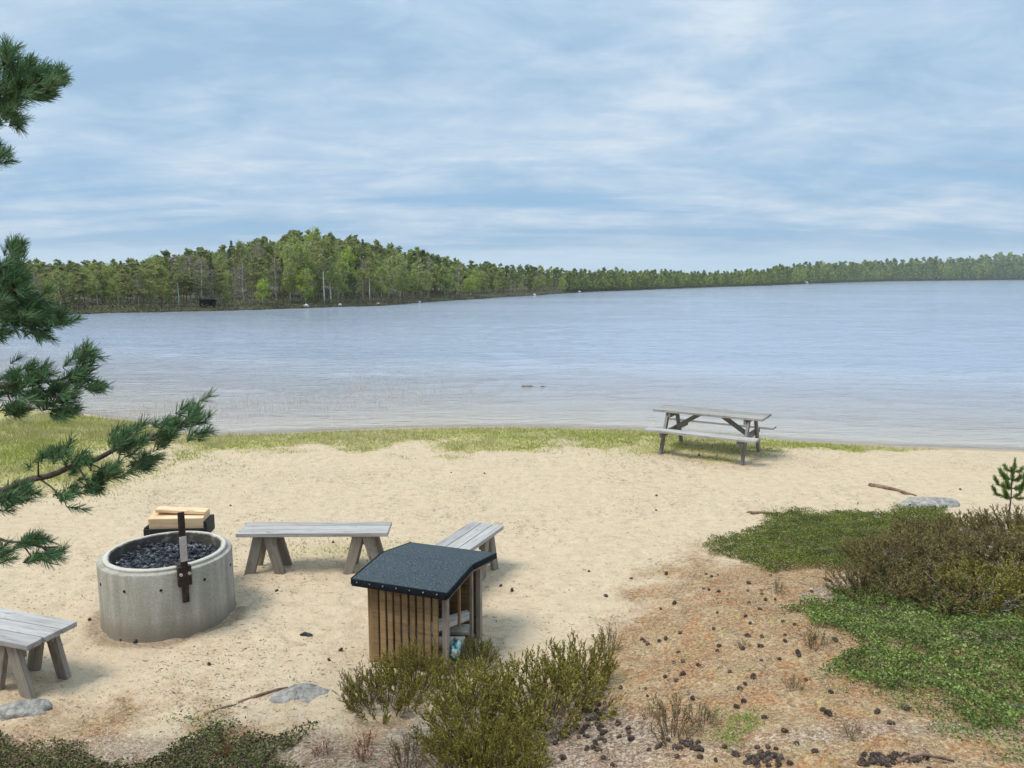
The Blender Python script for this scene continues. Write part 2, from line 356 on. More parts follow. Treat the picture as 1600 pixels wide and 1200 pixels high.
def mat_concrete():
    m, nt, p = new_mat('weathered_concrete'); co = nn(nt, 'ShaderNodeTexCoord').outputs['Object']
    a = noise(nt, co, 2.4, 5, .6); st = noise(nt, mapping(nt, co, (9, 9, .9)), 1, 4, .6); f = noise(nt, co, 60, 4, .7)
    c = ramp(nt, a, [(.3, (.22, .20, .16)), (.5, (.31, .285, .235)), (.7, (.38, .37, .34))])
    c = mix(nt, .65, c, ramp(nt, st, [(.34, (.17, .15, .115)), (.5, (.31, .285, .235)), (.66, (.44, .42, .37))]))
    c = mix(nt, ramp(nt, noise(nt, mapping(nt, co, (4, 4, 1.2), (5, 0, 0)), 1, 3, .5), [(.52, (0,)*3), (.66, (.5,)*3)]), c, C(.25, .28, .19))
    c = mix(nt, .3, c, ramp(nt, f, [(.3, (.16, .15, .12)), (.5, (.40, .37, .31)), (.75, (.6, .57, .5))]))
    z = nn(nt, 'ShaderNodeSeparateXYZ', {0: co}).outputs[2]
    c = mix(nt, mth(nt, 'MULTIPLY', ramp(nt, mth(nt, 'ADD', z, mth(nt, 'MULTIPLY', a, .12)), [(.08, (1,)*3), (.24, (0,)*3)]), .7), c, C(.20, .165, .12))   # darker and browner towards the base
    c = mix(nt, mth(nt, 'MULTIPLY', ramp(nt, mth(nt, 'ADD', z, mth(nt, 'MULTIPLY', f, .03)), [(.603, (0,)*3), (.61, (1,)*3)]), .6), c, C(.60, .56, .48))
    sp_ = nn(nt, 'ShaderNodeSeparateXYZ', {0: co}); rr_ = mth(nt, 'SQRT', mth(nt, 'ADD', mth(nt, 'MULTIPLY', sp_.outputs[0], sp_.outputs[0]), mth(nt, 'MULTIPLY', sp_.outputs[1], sp_.outputs[1])))
    soot = ramp(nt, mth(nt, 'ADD', rr_, mth(nt, 'MULTIPLY', mth(nt, 'SUBTRACT', noise(nt, co, 7, 5, .7), .5), .07)), [(.468, (1,)*3), (.487, (0,)*3)])
    c = mix(nt, mth(nt, 'MULTIPLY', soot, .88), c, C(.035, .028, .022))
    nt.links.new(c, p.inputs['Base Color']); p.inputs['Roughness'].default_value = .92; p.inputs['Specular IOR Level'].default_value = .2
    bump(nt, p, mth(nt, 'ADD', f, mth(nt, 'MULTIPLY', a, 1.0)), .5, .006); return m

M_ground = mat_ground(); M_water = mat_water(); M_conc = mat_concrete()
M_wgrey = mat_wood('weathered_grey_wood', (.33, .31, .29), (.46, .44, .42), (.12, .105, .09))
M_wleg = mat_wood('weathered_leg_wood_shaded', (.20, .175, .145), (.31, .275, .23), (.08, .07, .06))  # bench underparts: shade below the seat is put into this darker colour
M_wtab = mat_wood('shaded_table_wood', (.17, .16, .15), (.27, .255, .24), (.07, .065, .06))  # table frame: darker copy of the top wood, shade painted into the colour
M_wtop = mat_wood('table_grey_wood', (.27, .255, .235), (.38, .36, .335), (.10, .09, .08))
M_wbrown = mat_wood('brown_stained_wood', (.24, .15, .068), (.37, .245, .125), (.07, .04, .02))
M_wtrim = mat_wood('grey_brown_trim_wood', (.26, .21, .165), (.40, .33, .27), (.12, .09, .07))
M_wfresh = mat_wood('fresh_sawn_wood', (.74, .50, .28), (.84, .64, .42), (.45, .24, .11))
M_felt = mat_noise('slate_roofing_felt', [(.3, (.018, .026, .030)), (.5, (.045, .060, .068)), (.68, (.12, .145, .15))], 95, .95, .5, .004, spec=.15)
M_feltedge = mat_noise('dark_felt_edge', [(.3, (.006, .010, .013)), (.7, (.016, .022, .027))], 40, .9, .3, .003, spec=.1)
M_steel = mat_noise('dark_rusty_steel', [(.35, (.016, .012, .012)), (.55, (.045, .028, .022)), (.7, (.11, .045, .025))], 22, .6, .3, .002, .35)
M_zinc = mat_noise('galvanised_steel', [(.3, (.42, .40, .41)), (.7, (.58, .56, .57))], 18, .45, .2, .001, .5)
M_black = mat_noise('sooty_black_steel', [(.3, (.008, .008, .009)), (.7, (.03, .028, .028))], 20, .6, .3, .002, .3)
M_coal = mat_noise('charcoal_and_ash', [(.36, (.010, .011, .014)), (.50, (.03, .034, .042)), (.58, (.11, .12, .13)), (.68, (.34, .35, .36))], 16, .8, .9, .02)
M_hole = mat_noise('dark_hole', [(.3, (.008, .007, .006)), (.7, (.02, .018, .015))], 20, .9, .1, .001)
M_rock = mat_noise('grey_granite', [(.34, (.17, .16, .145)), (.48, (.29, .275, .245)), (.58, (.38, .355, .31)), (.70, (.47, .44, .385))], 14, .9, .9, .03, spec=.15)
M_bark = mat_noise('reddish_bark', [(.3, (.09, .05, .035)), (.5, (.20, .12, .085)), (.7, (.32, .22, .17))], 20, .9, .8, .01, mp=(1, 1, 1))
M_twig = mat_noise('dark_twig', [(.3, (.05, .035, .028)), (.7, (.13, .095, .075))], 30, .85, .5, .003)
M_ptrunk = mat_noise('pine_trunk', [(.3, (.12, .085, .065)), (.55, (.24, .17, .12)), (.7, (.36, .27, .20))], 3, .9, .6, .03, mp=(1, 1, .3))
M_btrunk = mat_noise('birch_trunk', [(.32, (.10, .09, .08)), (.45, (.45, .42, .37)), (.7, (.62, .59, .53))], 5, .8, .3, .01, mp=(.6, .6, 1.5))
M_cone = mat_noise('pine_cone', [(.3, (.020, .015, .014)), (.48, (.075, .052, .042)), (.62, (.22, .165, .13))], 110, .8, .4, .002)
M_plastic = mat_noise('teal_and_white_plastic', [(.40, (.02, .07, .10)), (.47, (.10, .42, .44)), (.55, (.70, .80, .80)), (.66, (.82, .84, .82))], 14, .35, .3, .004)
M_log = mat_wood('split_firewood', (.44, .40, .35), (.62, .58, .52), (.20, .16, .12))
M_hut = mat_noise('black_tarred_boards', [(.3, (.008, .008, .010)), (.7, (.022, .02, .022))], 8, .8, .3, .01)
M_boat = mat_noise('pale_boulder', [(.3, (.34, .33, .31)), (.7, (.62, .61, .58))], 3, .85, .6, .05)

# ---------------------------------------------------------------- setting: ground, lake, far shore
def brown_tintf(X, Y):
    r = np.hypot(X+3.16, Y-6.75); return .75*np.exp(-((r-.62)/.13)**2)*(Y < 6.9) + .35*np.exp(-((X+4.0)**2+(Y-5.6)**2)/.12)  # brown band round the ring's near foot, brown patch by the left bench
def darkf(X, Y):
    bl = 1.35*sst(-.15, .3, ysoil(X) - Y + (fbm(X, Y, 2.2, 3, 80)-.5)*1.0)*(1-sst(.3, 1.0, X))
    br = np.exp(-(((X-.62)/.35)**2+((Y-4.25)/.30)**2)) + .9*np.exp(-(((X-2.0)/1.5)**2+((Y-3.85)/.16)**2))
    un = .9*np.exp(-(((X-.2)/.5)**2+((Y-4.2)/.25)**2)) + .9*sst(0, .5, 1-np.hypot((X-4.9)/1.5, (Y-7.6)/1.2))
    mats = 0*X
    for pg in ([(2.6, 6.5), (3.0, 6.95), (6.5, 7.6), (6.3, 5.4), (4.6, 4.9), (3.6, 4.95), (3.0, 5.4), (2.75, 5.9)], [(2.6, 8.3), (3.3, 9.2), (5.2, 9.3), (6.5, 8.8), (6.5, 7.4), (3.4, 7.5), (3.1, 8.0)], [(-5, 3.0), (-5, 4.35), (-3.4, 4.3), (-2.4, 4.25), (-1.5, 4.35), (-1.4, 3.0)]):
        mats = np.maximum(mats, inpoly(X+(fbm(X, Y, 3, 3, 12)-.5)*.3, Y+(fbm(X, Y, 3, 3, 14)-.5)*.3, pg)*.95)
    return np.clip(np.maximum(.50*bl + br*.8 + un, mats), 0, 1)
gx = axis_coords([(-1500, -300, 300), (-300, -40, 20), (-40, -12, 1.0), (-12, -5.2, .12), (-5.2, 6.6, .04), (6.6, 12, .15), (12, 40, 1.4), (40, 300, 20), (300, 1500, 300)])
gy = axis_coords([(-200, -20, 20), (-20, 1, 1.0), (1, 3, .25), (3, 9.6, .04), (9.6, 17.6, .08), (17.6, 30, .5), (30, 120, 6), (120, 400, 40), (400, 2000, 400)])
ground = grid_mesh('ground', gx, gy, hgt, {'soil': soilmask, 'grass': grassmask, 'dark': darkf, 'brown_tint': brown_tintf,
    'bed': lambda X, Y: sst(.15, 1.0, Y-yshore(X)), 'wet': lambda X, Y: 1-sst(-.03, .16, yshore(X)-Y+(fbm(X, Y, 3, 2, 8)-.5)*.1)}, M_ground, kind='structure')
def make_lake():
    rat = np.concatenate([[-14, -8, -5, -3.4, -2.6, -2.1, -1.8, -1.6, -1.45], np.arange(-1.35, 1.3501, .008), [1.45, 1.6, 1.8, 2.1, 2.6, 3.4, 5, 8, 14]])
    rr = 12.0*1.0068**np.arange(0, 730); Y, Q = np.meshgrid(rr, rat, indexing='ij'); X = Q*Y; nx, ny = len(rat), len(rr)
    dep = np.clip(WL-hgt(X, Y, False), 0, 3)
    wob = (fbm(X*.2, Y*.2, 1, 2, 91)-.5)*2.0
    z = .034*(fbm(X*1.0, Y*2.7+wob, 1, 3, 92)-.5)*(1-sst(45, 90, Y)) + .050*(fbm(X*.38, Y*1.1+wob, 1, 3, 93)-.5)*(1-sst(120, 220, Y)) + .09*(fbm(X*.10, Y*.33, 1, 3, 94)-.5)*(1-sst(500, 900, Y))*sst(20, 60, Y)
    z = z*(.18+.82*sst(.02, .30, dep))*(.55+.9*fbm(X*.02, Y*.07, 1, 3, 95))
    Z = WL + z*(np.abs(Q) < 1.4); i = (np.arange(ny-1)[:, None]*nx + np.arange(nx-1)[None]).ravel()
    mb = MB(); mb.add(np.stack([X, Y, Z], -1).reshape(-1, 3), np.stack([i, i+1, i+1+nx, i+nx], 1)); me = mb.mesh('lake_water', True)
    a = me.attributes.new('depth', 'FLOAT', 'POINT'); a.data.foreach_set('value', dep.astype(np.float32).ravel())
    return mk('lake_water', me, M_water, kind='structure')
make_lake()

SHP = [-900, -500, -200, 0, 130, 350, 500, 600, 640, 740, 840, 900, 1000, 1100, 1200, 1300, 1400, 1600, 2000, 2500, 3200]
SHD = [30, 40, 52, 62, 66, 72, 79, 85, 91, 108, 130, 152, 178, 217, 262, 360, 480, 640, 700, 750, 800]
SIL = [405, 405, 410, 409, 406, 383, 358, 371, 384, 411, 420, 422, 423.5, 425, 420, 411, 408, 398, 389, 389, 389]
SILP = [-900, -500, -200, 0, 180, 350, 480, 560, 620, 720, 840, 900, 1000, 1130, 1190, 1260, 1400, 1600, 2000, 2500, 3200]
def shoreD(px): return np.interp(px, SHP, SHD)
def silh(px): return np.interp(px, SILP, SIL)
def far_h(px, t):
    px = np.asarray(px, float); D = shoreD(px)
    hill = 2.4*np.exp(-((px-500)/150)**2)
    z = -.35 + .55*sst(-.4, .5, t) + .25*sst(.5, 5, t) + hill*sst(3, 22, t) + .012*np.maximum(t, 0)*sst(900, 1300, px)
    return WL + z
def far_xyz(px, t):
    px = np.asarray(px, float); y = shoreD(px) + t*(1 + .0*px) + .8*(fbm(px*.03, px*0, 1, 3, 90)-.5)
    return (px-800)/FPX*(y*.99+.45), y
def far_terrain():
    ps = np.arange(-900, 3201, 8.0); ts = np.array([-1.5, -.3, 0, .15, .35, .8, 2, 5, 9, 14, 20, 30, 50, 90, 160, 300, 600])
    Pg, T = np.meshgrid(ps, ts); T2 = T + 0*Pg
    X, Y = far_xyz(Pg, T2*np.maximum(1, shoreD(Pg)/150)); Z = far_h(Pg, T2) + (T > .3)*.12*(fbm(X, Y, .8, 3, 5)-.5)
    nx, ny = len(ps), len(ts); i = (np.arange(ny-1)[:, None]*nx + np.arange(nx-1)[None]).ravel()
    mb = MB(); mb.add(np.stack([X, Y, Z], -1).reshape(-1, 3), np.stack([i, i+1, i+1+nx, i+nx], 1))
    M = mat_noise('peaty_forest_floor', [(.3, (.030, .024, .016)), (.45, (.06, .05, .028)), (.6, (.09, .085, .04)), (.7, (.14, .12, .06))], .9, .95, .8, .1)
    mb.obj('far_shore', M, smooth=True, kind='structure')
far_terrain()

# ---------------------------------------------------------------- far trees
L_pine = mat_leaf('pine_crown', [(.18, .23, .065), (.25, .30, .085), (.32, .345, .12)], obj_var=.6, var2=(.34, .32, .11), trans=.42)
L_birch = mat_leaf('birch_crown', [(.25, .32, .06), (.32, .38, .09), (.38, .41, .13)], obj_var=.6, var2=(.30, .29, .13), trans=.4)
L_bright = mat_leaf('spring_birch_crown', [(.24, .33, .03), (.34, .43, .06), (.40, .47, .10)], trans=.35)
L_spruce = mat_leaf('spruce_crown', [(.07, .11, .045), (.10, .14, .055), (.13, .17, .07)], obj_var=.4, var2=(.08, .10, .04), trans=.12)
L_bare = mat_leaf('bare_branches', [(.17, .14, .11), (.25, .21, .17), (.32, .28, .22)], obj_var=.5, var2=(.20, .14, .10), trans=.1)

def crown_pine(r, Hh=8.0, base=.38, rad=1.45, n=2000, size=.15, clumps=46):
    mb = MB(); cz = np.sort(r.uniform(base, .97, clumps)); u = (cz-base)/(1-base)
    prof = rad*np.sin(np.pi*np.clip(u*.72+.27, 0, 1))**.9*(r.uniform(.5, 1.15, clumps))
    a = r.uniform(0, 2*np.pi, clumps); rr = prof*r.uniform(.35, .95, clumps)
    cen = np.stack([np.cos(a)*rr, np.sin(a)*rr, cz*Hh], 1); cs = r.uniform(.28, .55, clumps)*(1.15-.65*u)
    k = r.integers(0, clumps, n); off = rdir(n, .6, r)*(r.random((n, 1))**.5)*cs[k][:, None]*np.array([1.25, 1.25, .7])
    P = cen[k]+off; A = unit(rdir(n, .8, r)+unit(off)*.7+np.array([0, 0, .35]))*(size*r.uniform(.7, 1.4, (n, 1))); B = perp(A, r)*size*.55
    cards(mb, P, A, B); return mb, cen
def crown_birch(r, Hh=8.0, base=.22, rad=1.5, n=1700, size=.14, clumps=40):
    mb = MB(); cz = r.uniform(base, .98, clumps); u = (cz-base)/(1-base)
    prof = rad*(np.sin(np.pi*np.clip(u*.85+.12, 0, 1))**.7)
    a = r.uniform(0, 2*np.pi, clumps); rr = prof*r.uniform(.2, 1.0, clumps)
    cen = np.stack([np.cos(a)*rr, np.sin(a)*rr, cz*Hh], 1); cs = r.uniform(.28, .5, clumps)
    k = r.integers(0, clumps, n); off = r.normal(size=(n, 3))*cs[k][:, None]*np.array([.6, .6, .8])
    A = unit(rdir(n, 1, r)+np.array([0, 0, -.2]))*(size*r.uniform(.6, 1.3, (n, 1)))
    cards(mb, cen[k]+off, A, perp(A, r)*size*.6); return mb, cen
def crown_spruce(r, Hh=8.0, n=1500, size=.15):
    mb = MB(); u = r.random(n)**.75; lay = np.floor(u*20)/20 + r.normal(size=n)*.008
    rad = 1.35*(1-lay)**.9*(.75+.25*np.sin(lay*60))+.05; a = r.uniform(0, 2*np.pi, n); q = r.random(n)**.45
    rr = rad*q; P = np.stack([np.cos(a)*rr, np.sin(a)*rr, (.10+.89*lay)*Hh - .30*rr], 1)
    A = unit(np.stack([np.cos(a), np.sin(a), -.35+0*a], 1)+rdir(n, 1, r)*.5)*size*r.uniform(.7, 1.3, (n, 1))
    cards(mb, P, A, perp(A, r)*size*.45); return mb, P[:20]
def crown_bare(r, Hh=8.0, n=900):
    mb = MB(); a = r.uniform(0, 2*np.pi, n); z = r.uniform(.2, .98, n); rad = 1.3*np.sin(np.pi*np.clip(z*.9+.05, 0, 1))**.8
    rr = rad*r.random(n)**.6; P = np.stack([np.cos(a)*rr, np.sin(a)*rr, z*Hh], 1)
    A = unit(np.stack([np.cos(a)*.6, np.sin(a)*.6, 1+0*a], 1)+rdir(n, .5, r)*.5)*r.uniform(.18, .42, (n, 1))
    cards(mb, P, A, perp(A, r)*.016); return mb, P[:24]
def trunk_mb(r, cen, Hh=8.0, rad=.085, lean=.15):
    mb = MB(); z = np.linspace(-.25, Hh*.97, 9); wob = np.cumsum(r.normal(size=(9, 2))*.06, 0)*lean*4; wob[0] = 0
    pts = np.stack([wob[:, 0], wob[:, 1], z], 1); tube(mb, pts, np.linspace(rad, .015, 9), 6)
    for c in cen[:22]:
        zz = max(.5, c[2]-.5*np.hypot(c[0], c[1])); b = np.array([np.interp(zz, z, wob[:, 0]), np.interp(zz, z, wob[:, 1]), zz])
        tube(mb, [b, (b+c)/2+np.array([0, 0, .05]), c], [.028, .02, .008], 4, False)
    return mb
KINDS = {}
def proto(kind, i):
    r = np.random.default_rng(hash_(kind)+i)
    if kind == 'pine_tree': mb, cen = crown_pine(r, base=r.uniform(.22, .40), rad=r.uniform(1.3, 1.9)); ml, mt = L_pine, M_ptrunk
    elif kind == 'birch_tree': mb, cen = crown_birch(r, base=r.uniform(.15, .3), rad=r.uniform(1.4, 1.9)); ml, mt = L_birch, M_btrunk
    elif kind == 'bright_birch': mb, cen = crown_birch(r, base=.25, rad=1.7, n=1700, size=.15, clumps=34); ml, mt = L_bright, M_btrunk
    elif kind == 'spruce_tree': mb, cen = crown_spruce(r); ml, mt = L_spruce, M_ptrunk
    else: mb, cen = crown_bare(r); ml, mt = L_bare, M_btrunk
    return mb.mesh('crown'), trunk_mb(r, cen).mesh('trunk', True), ml, mt
def hash_(s): return sum(ord(c)*(i+1) for i, c in enumerate(s))
def get_proto(kind, i):
    if (kind, i) not in KINDS: KINDS[(kind, i)] = proto(kind, i)
    return KINDS[(kind, i)]
TL = {'pine_tree': ('pine_tree', 'olive green pine standing in the dense mixed wood across the lake', 'tree', 'pines in the wood across the lake'),
      'birch_tree': ('birch_tree', 'airy light green birch with pale trunk in the wood across the lake', 'tree', 'birches in the wood across the lake'),
      'spruce_tree': ('spruce_tree', 'dark pointed spruce in the wood across the lake', 'tree', 'spruces in the wood across the lake'),
      'bare_tree': ('bare_tree', 'leafless grey brown tree in the wood across the lake', 'tree', 'bare trees in the wood across the lake')}
def plant_tree(kind, px, t, top=None, height=None, label=None, wide=1.0):
    x, y = far_xyz(px, t); x, y = float(x), float(y); z = float(far_h(px, t))
    if height is None: height = max(1.6, ray(px, top, y)[2]-z)
    key = 'bright_birch' if kind == 'bright_birch' else kind
    cm, tm, ml, mt = get_proto(key, random.randrange(1 if kind == 'bright_birch' else 6))
    nm, lb, ct, gr = TL.get(kind, TL['birch_tree'])
    s = height/8.0
    o = thing(nm, label or lb, ct, (x, y, z), random.uniform(0, 6.28), None if label else gr)
    o.scale = (s*wide, s*wide, s)
    mk('crown', cm, ml, o); mk('trunk', tm, mt, o)
    return o
def plant_all():
    n = 0
    # back rows first reach the skyline; the front rows are lower and more broadleaved
    for t, step, lo, hi, wts in ((26, 14, .90, 1.06, (.66, .16, .14, .04)), (16, 13, .86, 1.0, (.58, .22, .12, .08)), (9, 13, .66, .93, (.45, .36, .05, .14)), (3.8, 12, .42, .84, (.30, .50, .04, .16))):
        px = -60 + random.uniform(0, 10)
        while px < 900:
            p = px + random.uniform(-5, 5); tt = t*random.uniform(.75, 1.25)
            f = random.uniform(lo, hi); sy = silh(p) + random.uniform(-5, 6)*(1 if 250 < p < 720 else .5) + (0 if p < 640 else min(4, (p-640)/25))
            x, y = far_xyz(p, tt); z = float(far_h(p, tt)); full = ray(p, sy, float(y))[2]-z
            k = random.choices(['pine_tree', 'birch_tree', 'spruce_tree', 'bare_tree'], wts)[0]
            if k == 'birch_tree' and t > 15: f *= .93
            plant_tree(k, p, tt, height=max(1.5, full*f), wide=random.uniform(.85, 1.15)*(1.0 if full*f > 4.5 else 1.35)); n += 1
            px += step*(1.0 if p < 640 else .95)
    return n
plant_all()
for px, t, top, wd, lb in ((411, 1.5, 436, 1.5, 'small bright yellow green birch at the water edge right of the dark hut'), (478, 2.2, 420, 1.2, 'bright yellow green birch with pale trunk above the pale shore boulder'),
                       (452, 5, 424, 1.2, 'yellow green birch just left of the one above the pale shore boulder'), (735, 2, 430, 1.6, 'small yellow green birch on the low narrowing end of the wooded point'),
                       (82, 4, 436, 1.4, 'yellow green birch beside the near pine boughs across the water'), (492, 24, 356, 1.1, 'tallest tree of the wood, pale green against the sky'),
                       (545, 9, 385, 1.1, 'tall yellow green birch in the middle of the wood right of the tallest tree')):
    plant_tree('bright_birch', px, t, top=top, label=lb, wide=wd)
for px, t, top, lb in ((300, 4, 398, 'tall bare grey tree left of the dark hut across the lake'), (318, 3, 402, 'bare grey brown tree directly behind the dark hut'), (336, 3.5, 420, 'shorter bare grey tree right of the dark hut')):
    plant_tree('bare_tree', px, t, top=top, label=lb, wide=1.3)
def slim(px, t, top, lb):
    x, y = far_xyz(px, t); z = float(far_h(px, t)); hgt_ = ray(px, top, float(y))[2]-z
    o = thing('pine_tree', lb, 'tree', (float(x), float(y), z)); r = np.random.default_rng(int(px))
    mb, cen = crown_pine(r, base=.55, rad=1.1, n=900); s = hgt_/8; o.scale = (s, s, s)
    mk('crown', mb.mesh('crown'), L_pine, o); mk('trunk', trunk_mb(r, cen, rad=.12, lean=.05).mesh('trunk', True), M_btrunk, o)
slim(507, 2.5, 372, 'tall slender pine with long pale bare trunk, left of a matching pair'); slim(517, 3.2, 368, 'tall slender pine with long pale bare trunk, right of a matching pair')
slim(578, 2.6, 405, 'lone slim pale trunked pine at the water right of the pale boulder'); slim(280, 3, 410, 'slim pale trunked pine on the shore left of the dark hut')

def forest_stuff():
    r = np.random.default_rng(5); crowns = {'a': MB(), 'b': MB()}; tr = MB()
    px = 640.0; jobs = []
    while px < 2500:
        D = float(shoreD(px)); step = 3.2+2.0*(px > 1600)
        for row, (t, lo, hi) in enumerate(((1.2, .45, .8), (4, .6, .95), (9, .8, 1.0), (18, .94, 1.06))):
            if px < 880 and row < 3: continue
            jobs.append((px+r.uniform(-3, 3), t*max(1, D/150)*r.uniform(.7, 1.3), r.uniform(lo, hi)))
        px += step
    for px in np.arange(-500, 640, 7): jobs.append((px+r.uniform(-3, 3), r.uniform(38, 48), r.uniform(.86, .97)))
    for px in np.arange(-600, -60, 7):
        for t in (3, 9, 16): jobs.append((px+r.uniform(-3, 3), t*r.uniform(.7, 1.3), r.uniform(.6, 1.0)))
    for p, t, f in jobs:
        x, y = far_xyz(p, t); z = float(far_h(p, t*min(1, 150/shoreD(p)))); sy = float(silh(p))+r.uniform(-1.5, 1.5)+5*(float(fbm(p*.06, 0, 1, 3, 31))-.5)
        h = max(1.5, (ray(p, sy, float(y))[2]-z)*f); n = 130 if shoreD(p) < 300 else 90; h *= r.uniform(.82, 1.08) if r.random() < .8 else 1.06; conif = r.random() < .25+.75*float(fbm(p*.05, t*.02, 1, 3, 17))
        u = r.random(n); rad = h*(.30 if h < 7 else .23)*(np.sin(np.pi*np.clip(u*.8+.18, 0, 1)) if not conif else (1.15-u)**.9)
        a = r.uniform(0, 6.28, n); q = r.random(n)**.5*rad
        P = np.stack([x+np.cos(a)*q, y+np.sin(a)*q, z+h*(.16+.84*u)], 1); s = h*.075
        A = unit(rdir(n, .8, r)+np.array([0, 0, .3]))*s*r.uniform(.6, 1.3, (n, 1)); cards(crowns['a' if conif else 'b'], P, A, perp(A, r)*s*.6)
        tube(tr, [[x, y, z-.3], [x, y, z+h*.8]], [h*.012, h*.004], 4, False)
    L1 = mat_leaf('distant_conifers', [(.15, .195, .065), (.19, .235, .08), (.25, .275, .095)], trans=.35)
    L2 = mat_leaf('distant_broadleaves', [(.22, .28, .06), (.29, .34, .09), (.32, .34, .12)], trans=.4)
    a = tag(crowns['a'].obj('distant_conifer_wood', L1), 'distant dark green conifer wood along the far side of the lake', 'forest', kind='stuff')
    tag(crowns['b'].obj('distant_broadleaf_wood', L2), 'distant light green broadleaved trees mixed along the far side of the lake', 'forest', kind='stuff')
    tag(tr.obj('distant_trunks', M_ptrunk), 'thin trunks showing under the distant wood', 'forest', kind='stuff')
forest_stuff()
def undergrowth():
    r = np.random.default_rng(8); mb = MB(); n = 46000; p = r.uniform(-300, 1650, n); D = shoreD(p); sc = np.maximum(1, D/150)
    t = .15 + r.random(n)**1.7*9; x, y = far_xyz(p, t*sc); z = far_h(p, t); hh = (.15+1.3*fbm(x, y, .35, 3, 40)*sst(-.3, 2.0, t))*np.minimum(sc, 2.2)*.9
    P = np.stack([x, y, z+hh*r.random(n)], 1); s = (.075*np.minimum(sc, 3))[:, None]
    A = unit(rdir(n, 1, r)+np.array([0, 0, .8]))*s*r.uniform(.6, 1.5, (n, 1)); cards(mb, P, A, perp(A, r)*s*.55)
    L = mat_leaf('shore_scrub', [(.11, .095, .05), (.17, .14, .08), (.13, .17, .05), (.19, .22, .07)], trans=.15, clump=.3)
    mb.obj('shore_scrub', L, kind='stuff', label='low brown and green scrub along the far bank', cat='undergrowth')
undergrowth()

# hut and boulders on the far bank
def far_pt(px, t): x, y = far_xyz(px, t); return float(x), float(y), float(far_h(px, t))
x, y, z = far_pt(325, 1.4)
t = thing('wind_shelter', 'small black open-fronted wooden shelter at the far water edge', 'shelter', (x, y, z-.05), R(6))
bevel_boxes('back_wall', [(0, .38, .42, 1.3, .05, .84)], M_hut, t); bevel_boxes('side_wall', [(-.63, 0, .36, .05, .7, .72)], M_hut, t)
bevel_boxes('side_wall', [(.63, 0, .36, .05, .7, .72)], M_hut, t); bevel_boxes('roof', [(0, 0, .80, 1.55, 1.0, .06, Matrix.Rotation(R(-12), 3, 'X'))], M_hut, t)
bevel_boxes('bench', [(0, .2, .22, 1.2, .25, .05)], M_hut, t); bevel_boxes('post', [(-.6, -.38, .34, .07, .07, .68)], M_hut, t); bevel_boxes('post', [(.6, -.38, .34, .07, .07, .68)], M_hut, t)
def rock_mesh(seed, sx, sy, sz, n=3):
    bm = bmesh.new(); bmesh.ops.create_icosphere(bm, subdivisions=n, radius=1)
    s = seed*3.7
    for v in bm.verts:
        c = v.co; k = 1+.32*(float(fbm(c.x*1.3+s, c.y*1.3+c.z, 1.0, 3, seed))-.5)*2+.10*(float(vn(c.x*5+c.z*3, c.y*5, 1, seed))-.5)
        v.co = Vector((c.x*sx*k, c.y*sy*k, c.z*sz*k))
    me = bpy.data.meshes.new('boulder'); bm.to_mesh(me); bm.free(); me.polygons.foreach_set('use_smooth', [True]*len(me.polygons)); return me
for i, (px, t, s, lb) in enumerate(((478, .5, .30, 'largest pale boulder on the far bank, under the bright birch'), (531, .4, .22, 'pale boulder on the far bank right of the slender pine pair'), (591, .5, .19, 'pale upright boulder at the far water edge left of the dark bush'),
        (655, .2, .22, 'pale flat boulder on the far bank where the point begins to narrow'), (835, .2, .30, 'small pale boulder near the tip of the wooded point'), (905, .2, .32, 'small pale boulder on the distant shore beyond the point'), (1260, 1, .9, 'white speck of a boulder on the distant right shore'))):
    x, y, z = far_pt(px, t); o = mk('boulder', rock_mesh(i+1, s, s*.7, s*.75), M_boat, None, lb, 'rock'); o.location = (x, y, z+.1*s)

# ---------------------------------------------------------------- benches
def make_bench(label, loc, rz, L=1.57, W=.37):
    t = thing('bench', label, 'bench', loc, rz, 'benches around the fire ring')
    n = 3; pw = (W-.016)/n
    bevel_boxes('seat', [(0, -W/2+pw/2+i*(pw+.008), .428, L-(.006*i), pw, .042) for i in range(n)], M_wgrey, t, .005)
    for s in (-1, 1):
        cx = s*(L/2-.27)
        for yy in (-W/2+.055, W/2-.055):
            for q in (-1, 1):
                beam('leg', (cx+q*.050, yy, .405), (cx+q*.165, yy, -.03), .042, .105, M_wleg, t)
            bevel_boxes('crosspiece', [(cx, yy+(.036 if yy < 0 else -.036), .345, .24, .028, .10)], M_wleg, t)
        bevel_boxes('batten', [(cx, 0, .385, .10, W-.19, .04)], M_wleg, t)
    return t
zb1 = H(-2.1, 7.85)
b1 = make_bench('weathered grey plank bench standing right behind the concrete fire ring', (-2.08, 7.85, zb1), R(1))
b2 = make_bench('weathered grey plank bench partly hidden behind the dark roofed wood store', (-.51, 7.42, H(-.5, 7.4)), R(66), 1.22, .38)
b3 = make_bench('weathered grey plank bench cut off by the left picture edge', (-4.17, 5.66, H(-4.2, 5.7)), R(162), 1.57, .42)

